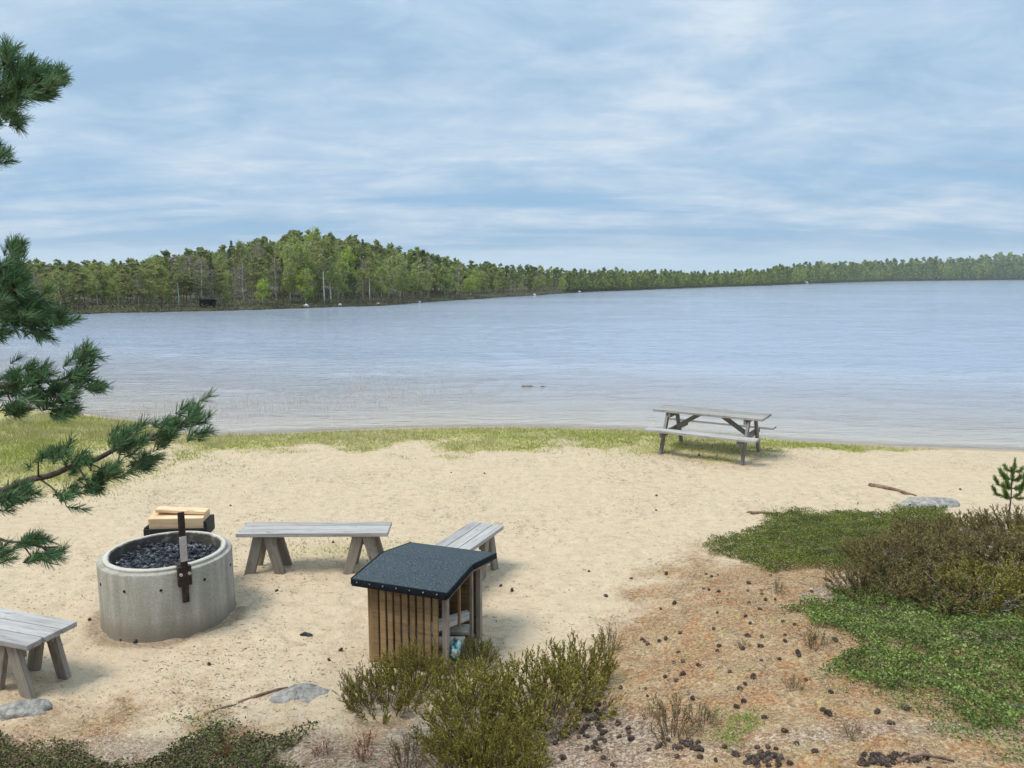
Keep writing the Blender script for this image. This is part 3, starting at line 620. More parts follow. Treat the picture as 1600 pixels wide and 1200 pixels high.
# ---------------------------------------------------------------- picnic table
def make_table():
    t = thing('picnic_table', 'weathered grey wooden picnic table with built-in benches by the water edge', 'picnic table', (3.51, 13.32, H(3.5, 13.3)-.01), -.54)
    L, W = 1.92, .66; n = 5; pw = (W-.032)/n
    bevel_boxes('tabletop', [(0, -W/2+pw/2+i*(pw+.008), .725, L, pw, .04) for i in range(n)], M_wtop, t)
    for s in (-1, 1):
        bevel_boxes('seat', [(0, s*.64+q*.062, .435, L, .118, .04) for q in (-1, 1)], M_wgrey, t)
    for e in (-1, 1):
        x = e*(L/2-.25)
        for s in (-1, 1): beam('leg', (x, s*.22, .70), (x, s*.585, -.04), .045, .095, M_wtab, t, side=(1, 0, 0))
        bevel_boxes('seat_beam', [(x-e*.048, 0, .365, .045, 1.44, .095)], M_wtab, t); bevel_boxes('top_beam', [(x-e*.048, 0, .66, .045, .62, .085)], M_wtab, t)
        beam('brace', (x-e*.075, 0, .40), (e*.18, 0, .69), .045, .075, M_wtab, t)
    return t
make_table()

# ---------------------------------------------------------------- fire ring
def lathe(name, prof, n, mat, parent, **k):
    th = np.linspace(0, 2*np.pi, n, endpoint=False); prof = np.asarray(prof, float); m = len(prof)
    v = np.stack([prof[:, 0][:, None]*np.cos(th), prof[:, 0][:, None]*np.sin(th), prof[:, 1][:, None]+0*th], -1)
    i = np.arange(m-1)[:, None]*n; j = np.arange(n)[None]; q = (j+1) % n
    mb = MB(); mb.add(v, np.stack([i+j, i+q, i+n+q, i+n+j], -1).reshape(-1, 4)); o = mb.obj(name, mat, parent, True, **k)
    o.data.set_sharp_from_angle(angle=R(35)); return o
FR = (-3.164, 6.745)
def make_ring():
    t = thing('fire_ring', 'round grey concrete fire pit with charcoal bed and steel grill post', 'fire pit', (*FR, .02))
    ro, ri = .566, .468
    lathe('concrete_ring', [(ro+.012, -.1), (ro+.006, .0), (ro, .10), (ro, .560), (ro-.007, .572), (ro-.040, .575), (ro-.048, .580), (ro-.050, .598), (ro-.058, .606), (ri+.012, .607), (ri, .598), (ri-.01, .42), (ri-.01, .2)], 128, M_conc, t)
    # charcoal bed: lumpy disc and loose lumps
    r = np.random.default_rng(4); th = np.linspace(0, 2*np.pi, 96, endpoint=False); rr = np.linspace(0.001, ri-.008, 44)
    X = rr[:, None]*np.cos(th); Y = rr[:, None]*np.sin(th); Z = .505+.045*(fbm(X, Y, 11, 4, 60)-.5)*2+.03*(fbm(X, Y, 40, 2, 61)-.5) - .02*(rr[:, None]/.46)
    i = np.arange(43)[:, None]*96; j = np.arange(96)[None]; q = (j+1) % 96
    mb = MB(); mb.add(np.stack([X, Y, Z], -1), np.stack([i+j, i+q, i+96+q, i+96+j], -1).reshape(-1, 4)); mb.obj('charcoal_bed', M_coal, t)
    bm = bmesh.new()
    for k in range(420):
        a = r.uniform(0, 6.28); d = (ri-.04)*r.random()**.5; s = r.uniform(.007, .019)
        M = Matrix.Translation((d*math.cos(a), d*math.sin(a), .515+r.uniform(0, .03))) @ Matrix.Rotation(r.uniform(0, 6.28), 4, Vector(r.normal(size=3))) @ Matrix.Diagonal((s*r.uniform(1, 2), s, s*.8, 1))
        bmesh.ops.create_icosphere(bm, subdivisions=1, radius=1, matrix=M)
    me = bpy.data.meshes.new('charcoal_lumps'); bm.to_mesh(me); bm.free(); mk('charcoal_lumps', me, M_coal, t, kind='stuff')
    for a in (-134, -102, -71, -34, 4): # dark form-tie holes in the side
        ar = R(a); zz = .455+.02*math.sin(a)
        M = Matrix.Translation((math.cos(ar)*(ro+.001), math.sin(ar)*(ro+.001), zz)) @ Matrix.Rotation(ar, 4, 'Z') @ Matrix.Rotation(R(90), 4, 'Y')
        bm = bmesh.new(); bmesh.ops.create_cone(bm, cap_ends=True, segments=14, radius1=.014, radius2=.011, depth=.008, matrix=M)
        me = bpy.data.meshes.new('form_hole'); bm.to_mesh(me); bm.free(); mk('form_hole', me, M_hole, t)
    # steel post clamped to the rim on the camera side
    a = R(-52); rad = ro+.022; rot = Matrix.Rotation(a+math.pi/2, 4, 'Z'); T = Matrix.Translation((math.cos(a)*rad, math.sin(a)*rad, 0)) @ rot
    gp = bevel_boxes('grill_post', [(0, 0, .70, .054, .020, .80)], M_steel, t, .003, T)
    bevel_boxes('pale_plate', [(0, -.014, .78, .056, .010, .22)], M_zinc, gp, .002)  # pale plate over part of the post's outer face
    cl = bevel_boxes('clamp', [(0, .012, .535, .11, .05, .17), (0, .085, .618, .09, .11, .016), (0, .142, .56, .09, .014, .11)], M_steel, t, .004, T)
    bm = bmesh.new()
    for q in (-.034, .034):
        bmesh.ops.create_cone(bm, cap_ends=True, segments=6, radius1=.013, radius2=.013, depth=.024, matrix=Matrix.Translation((q, -.024, .56)) @ Matrix.Rotation(R(90), 4, 'X'))
    me = bpy.data.meshes.new('bolts'); bm.to_mesh(me); bm.free(); mk('bolts', me, M_zinc, cl)
    # steel cradle hooked on the far rim
    a = R(106); T = Matrix.Translation((math.cos(a)*(ro+.10), math.sin(a)*(ro+.10), 0)) @ Matrix.Rotation(a-math.pi/2, 4, 'Z')
    T = Matrix.Translation((-.165, .565, -.05)) @ Matrix.Rotation(R(4), 4, 'Z')
    bevel_boxes('steel_cradle', [(0, 0, .615, .60, .02, .085), (0, .26, .615, .60, .02, .085), (-.29, .13, .62, .022, .24, .10), (.29, .13, .645, .034, .24, .15), (0, .13, .58, .56, .24, .01), (0, -.02, .50, .06, .012, .26)], M_black, t, .003, T)
    return t
make_ring()
bx = FR[0]-.165; by = FR[1]+.565
o = bevel_boxes('firewood_plank', [(0, 0, 0, .53, .22, .125)], M_wfresh, None, .006, Matrix.Translation((bx, by+.125, .685)) @ Matrix.Rotation(R(4), 4, 'Z') @ Matrix.Rotation(R(9), 4, 'X'))
tag(o, 'thick fresh sawn plank lying in the black cradle behind the fire ring', 'plank', 'fresh planks in the black steel cradle')
o = bevel_boxes('firewood_plank', [(0, 0, 0, .50, .12, .035, Matrix.Rotation(R(3), 3, 'Y'))], M_wfresh, None, .008, Matrix.Translation((bx+.03, by+.13, .775)) @ Matrix.Rotation(R(1), 4, 'Z'))
tag(o, 'thinner fresh split plank lying on top of the thick plank behind the fire ring', 'plank', 'fresh planks in the black steel cradle')

# ---------------------------------------------------------------- wood store
def make_shed():
    W, D = .69, .70
    t = thing('wood_store', 'small brown slatted firewood store with dark felt gable roof', 'wood store', (-.50, 5.60, 0), -.343)
    zg = H(-.8, 5.9)-.03; ze, zr, zb = .742, .785, .695; of = .096; yr = .49-of; yb = .93
    def zt(y): return ze+(zr-ze)*(y+of)/(yr+of) if y < yr else zr+(zb-zr)*(y-yr)/(yb-yr)
    sl = .050; n = 9; gap = (W-.10-n*sl)/(n)
    for x, y, nm, mt in ((-.02, .02, 'corner_post', M_wtrim), (-W+.02, .02, 'corner_post', M_wbrown), (-.02, D-.0, 'corner_post', M_wtrim), (-W+.02, D, 'corner_post', M_wbrown)):
        beam(nm, (x, y, zg-.08), (x, y, zt(y)-.035), .045, .045, mt, t)
    bevel_boxes('front_slats', [(-.055-(i+.5)*(W-.10)/n+.0, -.018, (zg+.05+ze-.04)/2+.02, sl*(1 if i % 3 else .9), .018, ze-.04-zg-.02) for i in range(n)], M_wbrown, t, .003)
    for x in (-W+.0, ): # left side slats
        bevel_boxes('side_slats', [(x-.014, .075+i*.073, (zg+ze)/2, .018, .068, ze-zg-.02) for i in range(9)], M_wbrown, t, .003)
    bevel_boxes('back_slats', [(-.045-i*.075, D+.04, (zg+ze)/2-.02, .071, .018, ze-zg-.06) for i in range(9)], M_wbrown, t, .003)
    bevel_boxes('rail', [(-W/2, .055, zg+.09, W-.08, .03, .06)], M_wbrown, t); bevel_boxes('rail', [(-W/2, .055, ze-.10, W-.08, .03, .06)], M_wbrown, t)
    beam('side_post', (-.02, D-.17, zg-.02), (-.02, D-.17, zt(D-.17)-.035), .028, .028, M_wtrim, t)
    beam('side_post', (-.03, D-.40, zg+.30), (-.03, D-.40, zt(D-.40)-.035), .022, .022, M_wbrown, t)
    bevel_boxes('floor', [(-W/2, D/2, zg+.07, W-.09, D-.12, .02)], M_wbrown, t)
    # roof slabs, overhanging left only a little
    xl, xr = -W-.082, .045
    def slab(name, y0, z0, y1, z1, th, mat, x0=xl, x1=xr, dz=0, par=t):
        mb = MB(); v = []
        for x in (x0, x1):
            for (yy, zz) in ((y0, z0+dz), (y1, z1+dz), (y1, z1+dz-th), (y0, z0+dz-th)): v.append((x, yy, zz))
        mb.add(v, [[0, 1, 5, 4], [1, 2, 6, 5], [2, 3, 7, 6], [3, 0, 4, 7], [0, 3, 2, 1], [4, 5, 6, 7]]); o = mb.obj(name, mat, par)
        bv = o.modifiers.new('b', 'BEVEL'); bv.width = .004; bv.segments = 2; return o
    rf = slab('roof', -of, ze, yr, zr, .010, M_felt); slab('roof_slope', yr+.001, zr, yb, zb, .010, M_felt, par=rf)
    slab('eave_edge', -of-.012, ze+.001, -of-.001, ze+.003, .058, M_feltedge, par=rf)
    slab('gable_edge', -of, ze, yr, zr, .050, M_feltedge, xr+.001, xr+.014, .002, par=rf); slab('gable_edge', yr, zr, yb, zb, .050, M_feltedge, xr+.001, xr+.014, .002, par=rf)
    slab('gable_edge', -of, ze, yr, zr, .050, M_feltedge, xl-.014, xl-.001, .002, par=rf); slab('gable_edge', yr, zr, yb, zb, .050, M_feltedge, xl-.014, xl-.001, .002, par=rf)
    slab('roof_boards', -of+.004, ze-.0115, yr, zr-.0115, .018, M_wbrown, par=rf); slab('roof_boards', yr+.002, zr-.0115, yb-.004, zb-.0115, .018, M_wbrown, par=rf)
    slab('barge_board', -of+.01, ze-.050, yr, zr-.050, .020, M_wtrim, .018, .046); slab('barge_board', yr+.001, zr-.050, yb-.12, zb-.050+.018, .020, M_wtrim, .018, .046)
    bm = bmesh.new()
    for i in range(7): bmesh.ops.create_cone(bm, cap_ends=True, segments=8, radius1=.006, radius2=.004, depth=.006, matrix=Matrix.Translation((xl+.05+i*.115, -of-.015, ze-.02)) @ Matrix.Rotation(R(90), 4, 'X'))
    me = bpy.data.meshes.new('nails'); bm.to_mesh(me); bm.free(); mk('nails', me, M_wtrim, rf)
    return t, zg
shed, ZG = make_shed()
def shed_w(a, b, z): c, s = math.cos(-.343), math.sin(-.343); return (-.50+a*c-b*s, 5.60+a*s+b*c, z)
def split_log(a, b, z, L, rz, rad, label, tilt=0):
    mb = MB(); n = 5; th = np.array([0, 1.1, 2.0, 3.2, 4.6])+random.uniform(0, 3); q = rad*np.array([1, .8, 1, .7, .9])
    v = np.concatenate([np.stack([np.full(5, x), np.cos(th)*q*k, np.sin(th)*q*k], 1) for x, k in ((-L/2, .92), (-L/4, 1.03), (L/4, .97), (L/2, .93))])
    f = [[i*5+j, i*5+(j+1) % 5, (i+1)*5+(j+1) % 5, (i+1)*5+j] for i in range(3) for j in range(5)]
    mb.add(v, f); mb.F.append(np.array([[4, 3, 2, 1, 0]])); mb.F.append(np.array([[15, 16, 17, 18, 19]]))
    o = mb.obj('split_log', M_log, None, label=label, cat='firewood log', group='split logs in the wood store'); bv = o.modifiers.new('b', 'BEVEL'); bv.width = .003
    o.location = shed_w(a, b, z); o.rotation_euler = (random.uniform(0, 3), tilt, rz-.343); return o
split_log(-.19, .42, ZG+.245, .44, R(60), .06, 'pale split log on top of the pile, its end poking out of the store side')
split_log(-.20, .30, ZG+.14, .40, R(20), .06, 'grey split log low in the store under the topmost pale log')
split_log(-.26, .52, ZG+.14, .42, R(12), .062, 'grey split log at the back of the store behind the plastic wrap')
split_log(-.45, .35, ZG+.15, .40, R(-8), .06, 'grey split log deep inside the store behind the front slats')
# crumpled plastic wrap
mb = MB(); r = np.random.default_rng(9); nu, nv = 26, 22
U, V = np.meshgrid(np.linspace(0, 1, nu), np.linspace(0, 1, nv)); ph = U*2*np.pi; rr = .055*(np.sin(np.pi*np.clip(V, .03, .97))**.6)*(1+.55*(fbm(np.cos(ph)*2+5, np.sin(ph)*2+V*5, 1.4, 3, 2)-.5))
Vx = np.stack([np.cos(ph)*rr*.8, np.sin(ph)*rr*1.2, (V-.5)*.20+.02*np.sin(ph*3)], -1)
i = (np.arange(nv-1)[:, None]*nu+np.arange(nu-1)[None]).ravel(); mb.add(Vx.reshape(-1, 3), np.stack([i, i+1, i+1+nu, i+nu], 1))
o = mb.obj('plastic_wrap', M_plastic, None, True, label='crumpled teal and white plastic wrap hanging from the wood store side', cat='plastic wrap')
o.location = shed_w(.02, .10, ZG+.20); o.rotation_euler = (R(14), R(8), -.3)

# ---------------------------------------------------------------- rocks, sticks
def put_rock(seed, x, y, sx, sy, sz, rz, sink, label, mat=M_rock):
    o = mk('rock', rock_mesh(seed, sx, sy, sz, 4), mat, None, label, 'rock'); o.location = (x, y, H(x, y)-sink*sz); o.rotation_euler = (0, 0, rz)
def gpos(px, py):
    Y = 6.0
    for _ in range(40):
        p = ray(px, py, Y); Y += (p[2]-H(p[0], p[1]))*2.0
    p = ray(px, py, Y); return float(p[0]), float(p[1])
a = gpos(38, 1112); put_rock(21, a[0], a[1], .19, .10, .085, R(12), .1, 'flat pale grey rock at the feet of the left bench')
a = gpos(470, 1082); put_rock(22, a[0], a[1], .22, .14, .075, R(8), .45, 'flat grey rock buried in sand left of the heather by the store')
a = gpos(1452, 788); put_rock(23, a[0], a[1], .42, .30, .11, R(-8), .3, 'flat light grey rock in the sand behind the right heather')
a = gpos(1592, 1108); put_rock(24, a[0], a[1], .06, .05, .03, R(8), .2, 'small pale stone by the lower green mat at the right edge')
a = gpos(1405, 862); put_rock(25, a[0], a[1], .12, .09, .10, R(30), .0, 'small grey lichen rock between the green mat and heather')
def stick(pts, rad, label, mat=M_bark, name='stick'):
    mb = MB(); P = []
    for px, py, lift in pts:
        x, y = gpos(px, py); P.append((x, y, H(x, y)+lift))
    tube(mb, P, np.linspace(rad, rad*.4, len(P)), 7); mb.obj(name, mat, None, True, label=label, cat='stick')
stick([(1358, 759, .01), (1380, 763, .02), (1405, 768, .015), (1432, 775, .0)], .035, 'reddish brown bark strip lying left of the flat rock on the beach')
stick([(1168, 801, .0), (1190, 802, .01), (1210, 803, .0)], .022, 'short grey brown stick on the sand left of the green mat')
stick([(372, 1098, .0), (405, 1088, .012), (432, 1080, .015), (450, 1074, .0)], .013, 'reddish root fragment in the sand beside the flat buried rock')
stick([(330, 1112, .0), (352, 1106, .01), (372, 1100, .0)], .008, 'thin twig in the sand left of the reddish root')
stick([(1402, 1192, .01), (1440, 1186, .03), (1490, 1192, .01)], .014, 'dark dead root at the bottom edge right of the cones')
# half sunk log in the lake
mb = MB(); y0 = 22.4; x0 = (823-800)/FPX*y0; tube(mb, [(x0-.25, y0, WL-.03), (x0-.1, y0, WL+.035), (x0+.12, y0+.03, WL+.03), (x0+.3, y0+.05, WL-.04)], [.03, .05, .045, .025], 9)
mb.obj('floating_log', M_rock, None, True, label='small pale log breaking the lake surface beyond the beach', cat='log')
mb = MB(); tube(mb, [(x0+.36, y0, WL-.02), (x0+.45, y0, WL+.02), (x0+.62, y0, WL+.0)], [.01, .025, .01], 6); mb.obj('floating_stick', M_twig, None, True, label='thin dark stick just right of the small log in the lake', cat='stick')

# ---------------------------------------------------------------- near pine, boughs reaching in from the left
L_needle = mat_leaf('pine_needles', [(.045, .12, .065), (.075, .17, .08), (.11, .21, .085), (.17, .26, .09)], rough=.5, trans=.15)
M_bud = mat_leaf('brown_buds', [(.22, .12, .07), (.30, .17, .10)], trans=0)
def needles(mb, P0, P1, r, dens=900, nl=.050, spread=.95):
    P0, P1 = np.asarray(P0), np.asarray(P1); L = np.linalg.norm(P1-P0); n = max(30, int(dens*L)); u = r.random(n); d = unit(P1-P0)
    base = P0+(P1-P0)*u[:, None]; side = unit(np.cross(np.broadcast_to(d, (n, 3)), rdir(n, 1, r)))
    sp = spread*(1-.55*u)[:, None]; dirn = unit(d*1.0+side*sp); ll = nl*r.uniform(.75, 1.15, (n, 1)); w_ = unit(np.cross(dirn, rdir(n, 1, r)))*.0019
    mid = base+dirn*ll*.5; v = np.stack([base-w_*.8, base+w_*.8, base+dirn*ll+w_*.35, base+dirn*ll-w_*.35], 1).reshape(-1, 3)
    mb.add(v, np.arange(n*4).reshape(n, 4))
def near_pine():
    r = np.random.default_rng(77); tx, ty = -3.75, 3.55; tz = H(tx, ty)
    t = thing('pine_tree', 'near pine whose dark needled boughs reach in from the left edge', 'tree', (tx, ty, tz)); O = np.array([tx, ty, tz])
    mb = MB(); zz = np.linspace(-.15, 6.8, 14); pts = np.stack([.05*np.sin(zz*.8), .04*np.cos(zz*.7), zz], 1); tube(mb, pts, np.linspace(.14, .03, 14), 12); mb.obj('trunk', M_ptrunk, t, True)
    def trunk_at(z): return np.array([tx+.05*math.sin((z-tz)*.8), ty+.04*math.cos((z-tz)*.7), z])
    # boughs: axis given by where it runs (photo px,py and distance), then blobs of shoots (px,py,rx,ry,count)
    B = [
     dict(ax=[(0, 766, 3.45), (60, 747, 3.45), (120, 728, 3.42), (175, 706, 3.4), (230, 686, 3.38), (275, 668, 3.36), (308, 646, 3.35)], z=-.25, r=.014,
          blobs=[(302, 655, 16, 20, 12), (262, 672, 18, 16, 11), (245, 688, 18, 9, 7), (205, 690, 18, 16, 10), (215, 722, 22, 12, 10), (170, 740, 22, 12, 11), (140, 762, 26, 12, 9), (190, 700, 14, 14, 6), (120, 725, 16, 12, 7), (92, 712, 14, 12, 5), (100, 780, 16, 12, 6), (30, 770, 30, 14, 9), (10, 785, 18, 16, 8), (60, 722, 16, 10, 3)]),
     dict(ax=[(-40, 612, 3.6), (20, 604, 3.55), (70, 598, 3.5), (110, 588, 3.5), (140, 576, 3.5)], z=.05, r=.012,
          blobs=[(132, 566, 12, 16, 8), (118, 590, 18, 18, 11), (146, 606, 10, 6, 5), (88, 612, 20, 20, 12), (92, 640, 18, 10, 8), (50, 590, 20, 16, 10), (20, 600, 24, 26, 14), (20, 635, 26, 14, 10), (55, 625, 20, 16, 9), (-20, 600, 26, 30, 10)]),
     dict(ax=[(-60, 470, 3.65), (-10, 460, 3.65), (30, 455, 3.6), (70, 488, 3.6), (100, 500, 3.6)], z=.35, r=.014,
          blobs=[(25, 395, 14, 12, 6), (12, 420, 20, 16, 10), (22, 450, 22, 22, 15), (40, 480, 28, 22, 16), (60, 495, 24, 14, 12), (52, 520, 16, 10, 7), (96, 502, 14, 6, 5), (10, 500, 24, 20, 14), (-20, 450, 26, 36, 14), (-10, 520, 22, 12, 7)]),
     dict(ax=[(-70, 190, 3.7), (-20, 165, 3.7), (20, 150, 3.65), (60, 140, 3.6), (88, 128, 3.6)], z=.9, r=.014,
          blobs=[(10, 90, 14, 14, 7), (38, 112, 22, 14, 11), (60, 128, 24, 16, 13), (88, 128, 10, 10, 6), (60, 150, 20, 8, 8), (25, 140, 26, 18, 15), (10, 170, 22, 18, 12), (20, 190, 20, 8, 7), (-20, 140, 26, 36, 14)]),
     dict(ax=[(-70, 250, 3.8), (-20, 246, 3.8), (8, 243, 3.8)], z=.8, r=.009, blobs=[(4, 243, 10, 8, 5), (-20, 248, 18, 12, 7)]),
     dict(ax=[(-50, 838, 3.5), (0, 842, 3.5), (40, 850, 3.5), (90, 856, 3.5)], z=-.5, r=.007,
          blobs=[(60, 846, 18, 5, 5), (82, 866, 18, 6, 6), (30, 850, 20, 6, 5), (52, 874, 22, 6, 5), (5, 865, 12, 12, 5)]),
    ]
    for b in B:
        ax = [ray(*p) for p in b['ax']]; st = trunk_at(ax[0][2]+b['z']*.4+.12); P = np.array([st, (st+ax[0])/2+np.array([0, 0, .05])]+ax)
        # densify
        q = np.concatenate([P[i]+(P[i+1]-P[i])*np.linspace(0, 1, 5)[:-1, None] for i in range(len(P)-1)]+[P[-1:]])
        q = q+np.array([0, 0, 1])*(.006*np.sin(np.arange(len(q))*1.3))[:, None]
        wood = MB(); ndl = MB(); bud = MB(); tube(wood, q-O, np.linspace(b['r']*1.5, .004, len(q)), 7)
        dist0 = b['ax'][-1][2]
        for (bx_, by_, rx, ry, cnt) in b['blobs']:
            # one twig from the bough to the blob, shoots fan out from it
            c = ray(bx_, by_, dist0+r.uniform(-.05, .05)); j = np.argmin(np.linalg.norm(q-c, axis=1)); j = max(1, j-2); root = q[j]
            tube(wood, np.array([root, (root+c)/2+np.array([0, 0, .008]), c])-O, [.0045, .0038, .003], 5, False)
            out = unit(c-q[max(0, j-2)]+np.array([.02, 0, .02])); 
            for s in range(int(cnt*1.6)):
                p = ray(bx_+r.normal()*rx*.55, by_+r.normal()*ry*.55, dist0+r.normal()*.07)
                d = unit(out*.75+np.array([.30, r.normal()*.25, .50])+r.normal(size=3)*.38); L = r.uniform(.045, .085)
                e = p+d*L*.6; p0 = p-d*L*.4
                if s % 2 == 0: tube(wood, np.array([c, (c+p0)/2, p0])-O, [.003, .0025, .002], 4, False)
                tube(wood, np.array([p0, e])-O, [.0022, .0015], 4, False)
                needles(ndl, p0-O, e-O, r)
                if r.random() < .5: tube(bud, np.array([e, e+d*.014])-O, [.0035, .0012], 5)
        bo = wood.obj('branch', M_twig, t, True); ndl.obj('needles', L_needle, bo); bud.obj('buds', M_bud, bo, kind='stuff')
    # upper crown above the frame so the tree is whole from the side
    wood = MB(); ndl = MB()
    for k in range(26):
        z = r.uniform(3.6, 6.7)+tz*0; a = r.uniform(0, 6.28); L = r.uniform(.4, .95)*(1.1-(z-3)/5.5); s0 = trunk_at(z)
        if math.cos(a) > .2 and z < 4.9: a += math.pi
        e0 = s0+np.array([math.cos(a)*L, math.sin(a)*L, .25*L]); tube(wood, np.array([s0, (s0+e0)/2, e0])-O, [.012, .008, .004], 5, False)
        for s in range(14):
            p = s0+(e0-s0)*r.uniform(.35, 1)+r.normal(size=3)*.07; d = unit(e0-s0+r.normal(size=3)*.5); needles(ndl, p-O, p+d*.12-O, r, 420)
    up = wood.obj('crown_branches', M_twig, t, True); ndl.obj('needles', L_needle, up)
near_pine()

# ---------------------------------------------------------------- heather
L_hgreen = mat_leaf('heather_green', [(.13, .08, .035), (.13, .115, .022), (.21, .19, .028), (.31, .27, .04), (.40, .34, .08)], trans=.25)
L_hbrown = mat_leaf('heather_olive_brown', [(.06, .045, .02), (.12, .11, .03), (.18, .155, .045), (.24, .17, .07), (.30, .22, .10)], trans=.2)
L_hdry = mat_leaf('heather_dry', [(.12, .08, .045), (.20, .14, .08), (.28, .20, .11), (.22, .22, .06)], trans=.15)
M_stem = mat_noise('heather_stem', [(.3, (.07, .045, .035)), (.7, (.17, .12, .09))], 30, .9, .3, .002)
M_deadtwig = mat_noise('grey_dead_twig', [(.3, (.26, .23, .20)), (.7, (.42, .38, .34))], 30, .9, .3, .002)
def heather_mesh(seed, Rr=.3, Hh=.4, stems=70, sprigs=9, leaves=16, lean=(0, 0), ll=.0075, gaps=.0):
    r = np.random.default_rng(seed); wood = MB(); leaf = MB()
    for s in range(stems):
        a = r.uniform(0, 6.28); q = r.random()**.6; b = np.array([math.cos(a)*q*Rr*.55, math.sin(a)*q*Rr*.55, -.02])
        h = Hh*(1.05-.45*q*q)*r.uniform(.65, 1.12); out = np.array([math.cos(a)*q*Rr*.75+lean[0]*h, math.sin(a)*q*Rr*.75+lean[1]*h, 0])
        m = 7; u = np.linspace(0, 1, m)[:, None]; pts = b+out*u**.8+np.array([0, 0, 1])*h*u**.9+r.normal(size=(m, 3))*.010*u
        tube(wood, pts, np.linspace(.0030, .0010, m), 4, False)
        for k in range(sprigs):
            uu = r.uniform(.34, 1.0); i = uu*(m-1); i0 = min(int(i), m-2); p = pts[i0]+(pts[i0+1]-pts[i0])*(i-i0)
            d = unit(unit(pts[i0+1]-pts[i0])*.8+r.normal(size=3)*.42+np.array([0, 0, .45])); L = r.uniform(.035, .085)
            e = p+d*L; n = leaves; v = r.random(n)[:, None]; P = p+(e-p)*v+r.normal(size=(n, 3))*.0022
            A = unit(d+r.normal(size=(n, 3))*.45)*ll*r.uniform(.6, 1.2, (n, 1)); cards(leaf, P, A, perp(A, r)*ll*.36)
    return wood.mesh('stems'), leaf.mesh('foliage')
HM = [heather_mesh(1, .30, .42, 95, 11, 20, ll=.0085), heather_mesh(2, .26, .36, 80, 11, 20, ll=.0085), heather_mesh(3, .34, .38, 100, 11, 19, ll=.0085)]
HSP = heather_mesh(4, .16, .24, 26, 7, 13); HSP2 = heather_mesh(5, .13, .20, 24, 5, 10)
def heather(x, y, s, rz, label, mat, m, sz=None, group=None, name='heather_bush', cat='shrub', smat=None):
    o = thing(name, label, cat, (x, y, H(x, y)-.01), rz, group); o.scale = (s, s, sz or s)
    st = mk('stems', m[0], None, o); fo = mk('foliage', m[1], None, o)
    for ch, mt in ((st, smat or M_stem), (fo, mat)):
        if not ch.data.materials: ch.data.materials.append(mt)
        ch.material_slots[0].link = 'OBJECT'; ch.material_slots[0].material = mt
    return o
FG = 'heather bushes in front of the wood store'
def HP(px, py, *a, **k): x, y = gpos(px, py); return heather(x, y, *a, **k)
HP(760, 1165, 1.15, .4, 'tallest yellow green heather bush at the bottom centre', L_hgreen, HM[0], .98, FG)
HP(850, 1120, 1.15, 2.1, 'green heather bush on the right side of the foreground heather', L_hgreen, HM[2], .95, FG)
HP(735, 1110, .95, 1.1, 'green heather bush filling the middle of the foreground heather clump', L_hgreen, HM[1], .95, FG)
HP(905, 1070, .85, 3.3, 'looser heather bush with upright tips at the right end of the clump', L_hgreen, HM[1], 1.0, FG)
HP(735, 1215, .75, 5.0, 'low heather bush at the bottom picture edge left of centre', L_hgreen, HM[2], .9, FG)
HP(790, 1215, .80, 4.0, 'heather bush cut by the bottom edge at the centre', L_hgreen, HM[1], .8, FG)
HP(645, 1075, .78, 2.6, 'heather bush growing against the store front slats', L_hgreen, HM[0], .78, FG)
HP(600, 1110, .90, .2, 'darker heather bush left of and below the store', L_hgreen, HM[1], .85, FG)
HP(562, 1100, .95, 1.4, 'sparse twiggy heather at the left end of the clump', L_hdry, HSP, 1.2, FG)
HP(745, 1040, .52, 1.9, 'small heather bush beside the plastic wrap and store side', L_hgreen, HM[2], .55, FG)
HP(950, 1020, .60, .9, 'thin upright heather sprigs at the far right tip of the clump', L_hdry, HSP, 1.0, FG)
HP(1052, 1150, .95, .9, 'small dry brown heather plant standing alone among the cones', L_hdry, HSP, 1.0)
HP(1272, 1010, .70, .3, 'small dry yellowish heather at the left edge of the lower mat', L_hdry, HSP2, .9)
HP(1215, 925, .35, .3, 'tiny dry heather sprig on the rusty litter', L_hdry, HSP2, .8)
HP(635, 1200, .70, 1.3, 'thin brown sprig at the bottom edge left of the heather', L_hdry, HSP, .8)
RG = 'brown heather bushes on the right'
RH = [(1420, 880, 1.15, 'front-left brown heather bush of the right clump beside the rusty litter'), (1470, 925, 1.15, 'lowest dark heather bush of the right clump above the green mat'), (1355, 905, .8, 'small brown heather bush at the left foot of the right clump'),
      (1560, 930, 1.1, 'dark heather bush at the right edge behind grey dead twigs'), (1450, 835, 1.1, 'olive heather bush at the upper left of the right clump'), (1530, 870, 1.15, 'olive brown heather bush in the middle of the right clump'),
      (1610, 880, 1.15, 'heather bush at the right picture edge, middle height'), (1520, 822, 1.0, 'upper heather bush below the small pine sapling, left side'), (1590, 822, 1.05, 'upper heather bush at the foot of the small pine sapling'),
      (1680, 850, 1.2, 'heather bush beyond the right edge, upper'), (1690, 930, 1.2, 'heather bush beyond the right edge, lower'), (1400, 845, .7, 'small low heather bush next to the upper green mat'),
      (1345, 850, .55, 'low brown heather tuft growing out of the upper green mat'), (1490, 880, .95, 'brown heather bush in the heart of the right clump')]
for i, (px, py, s, lb) in enumerate(RH):
    HP(px, py+22, s*1.2, i*1.7, lb, L_hbrown if i % 3 else L_hgreen if i in (3, 9) else L_hbrown, HM[i % 3], s*.82, RG)
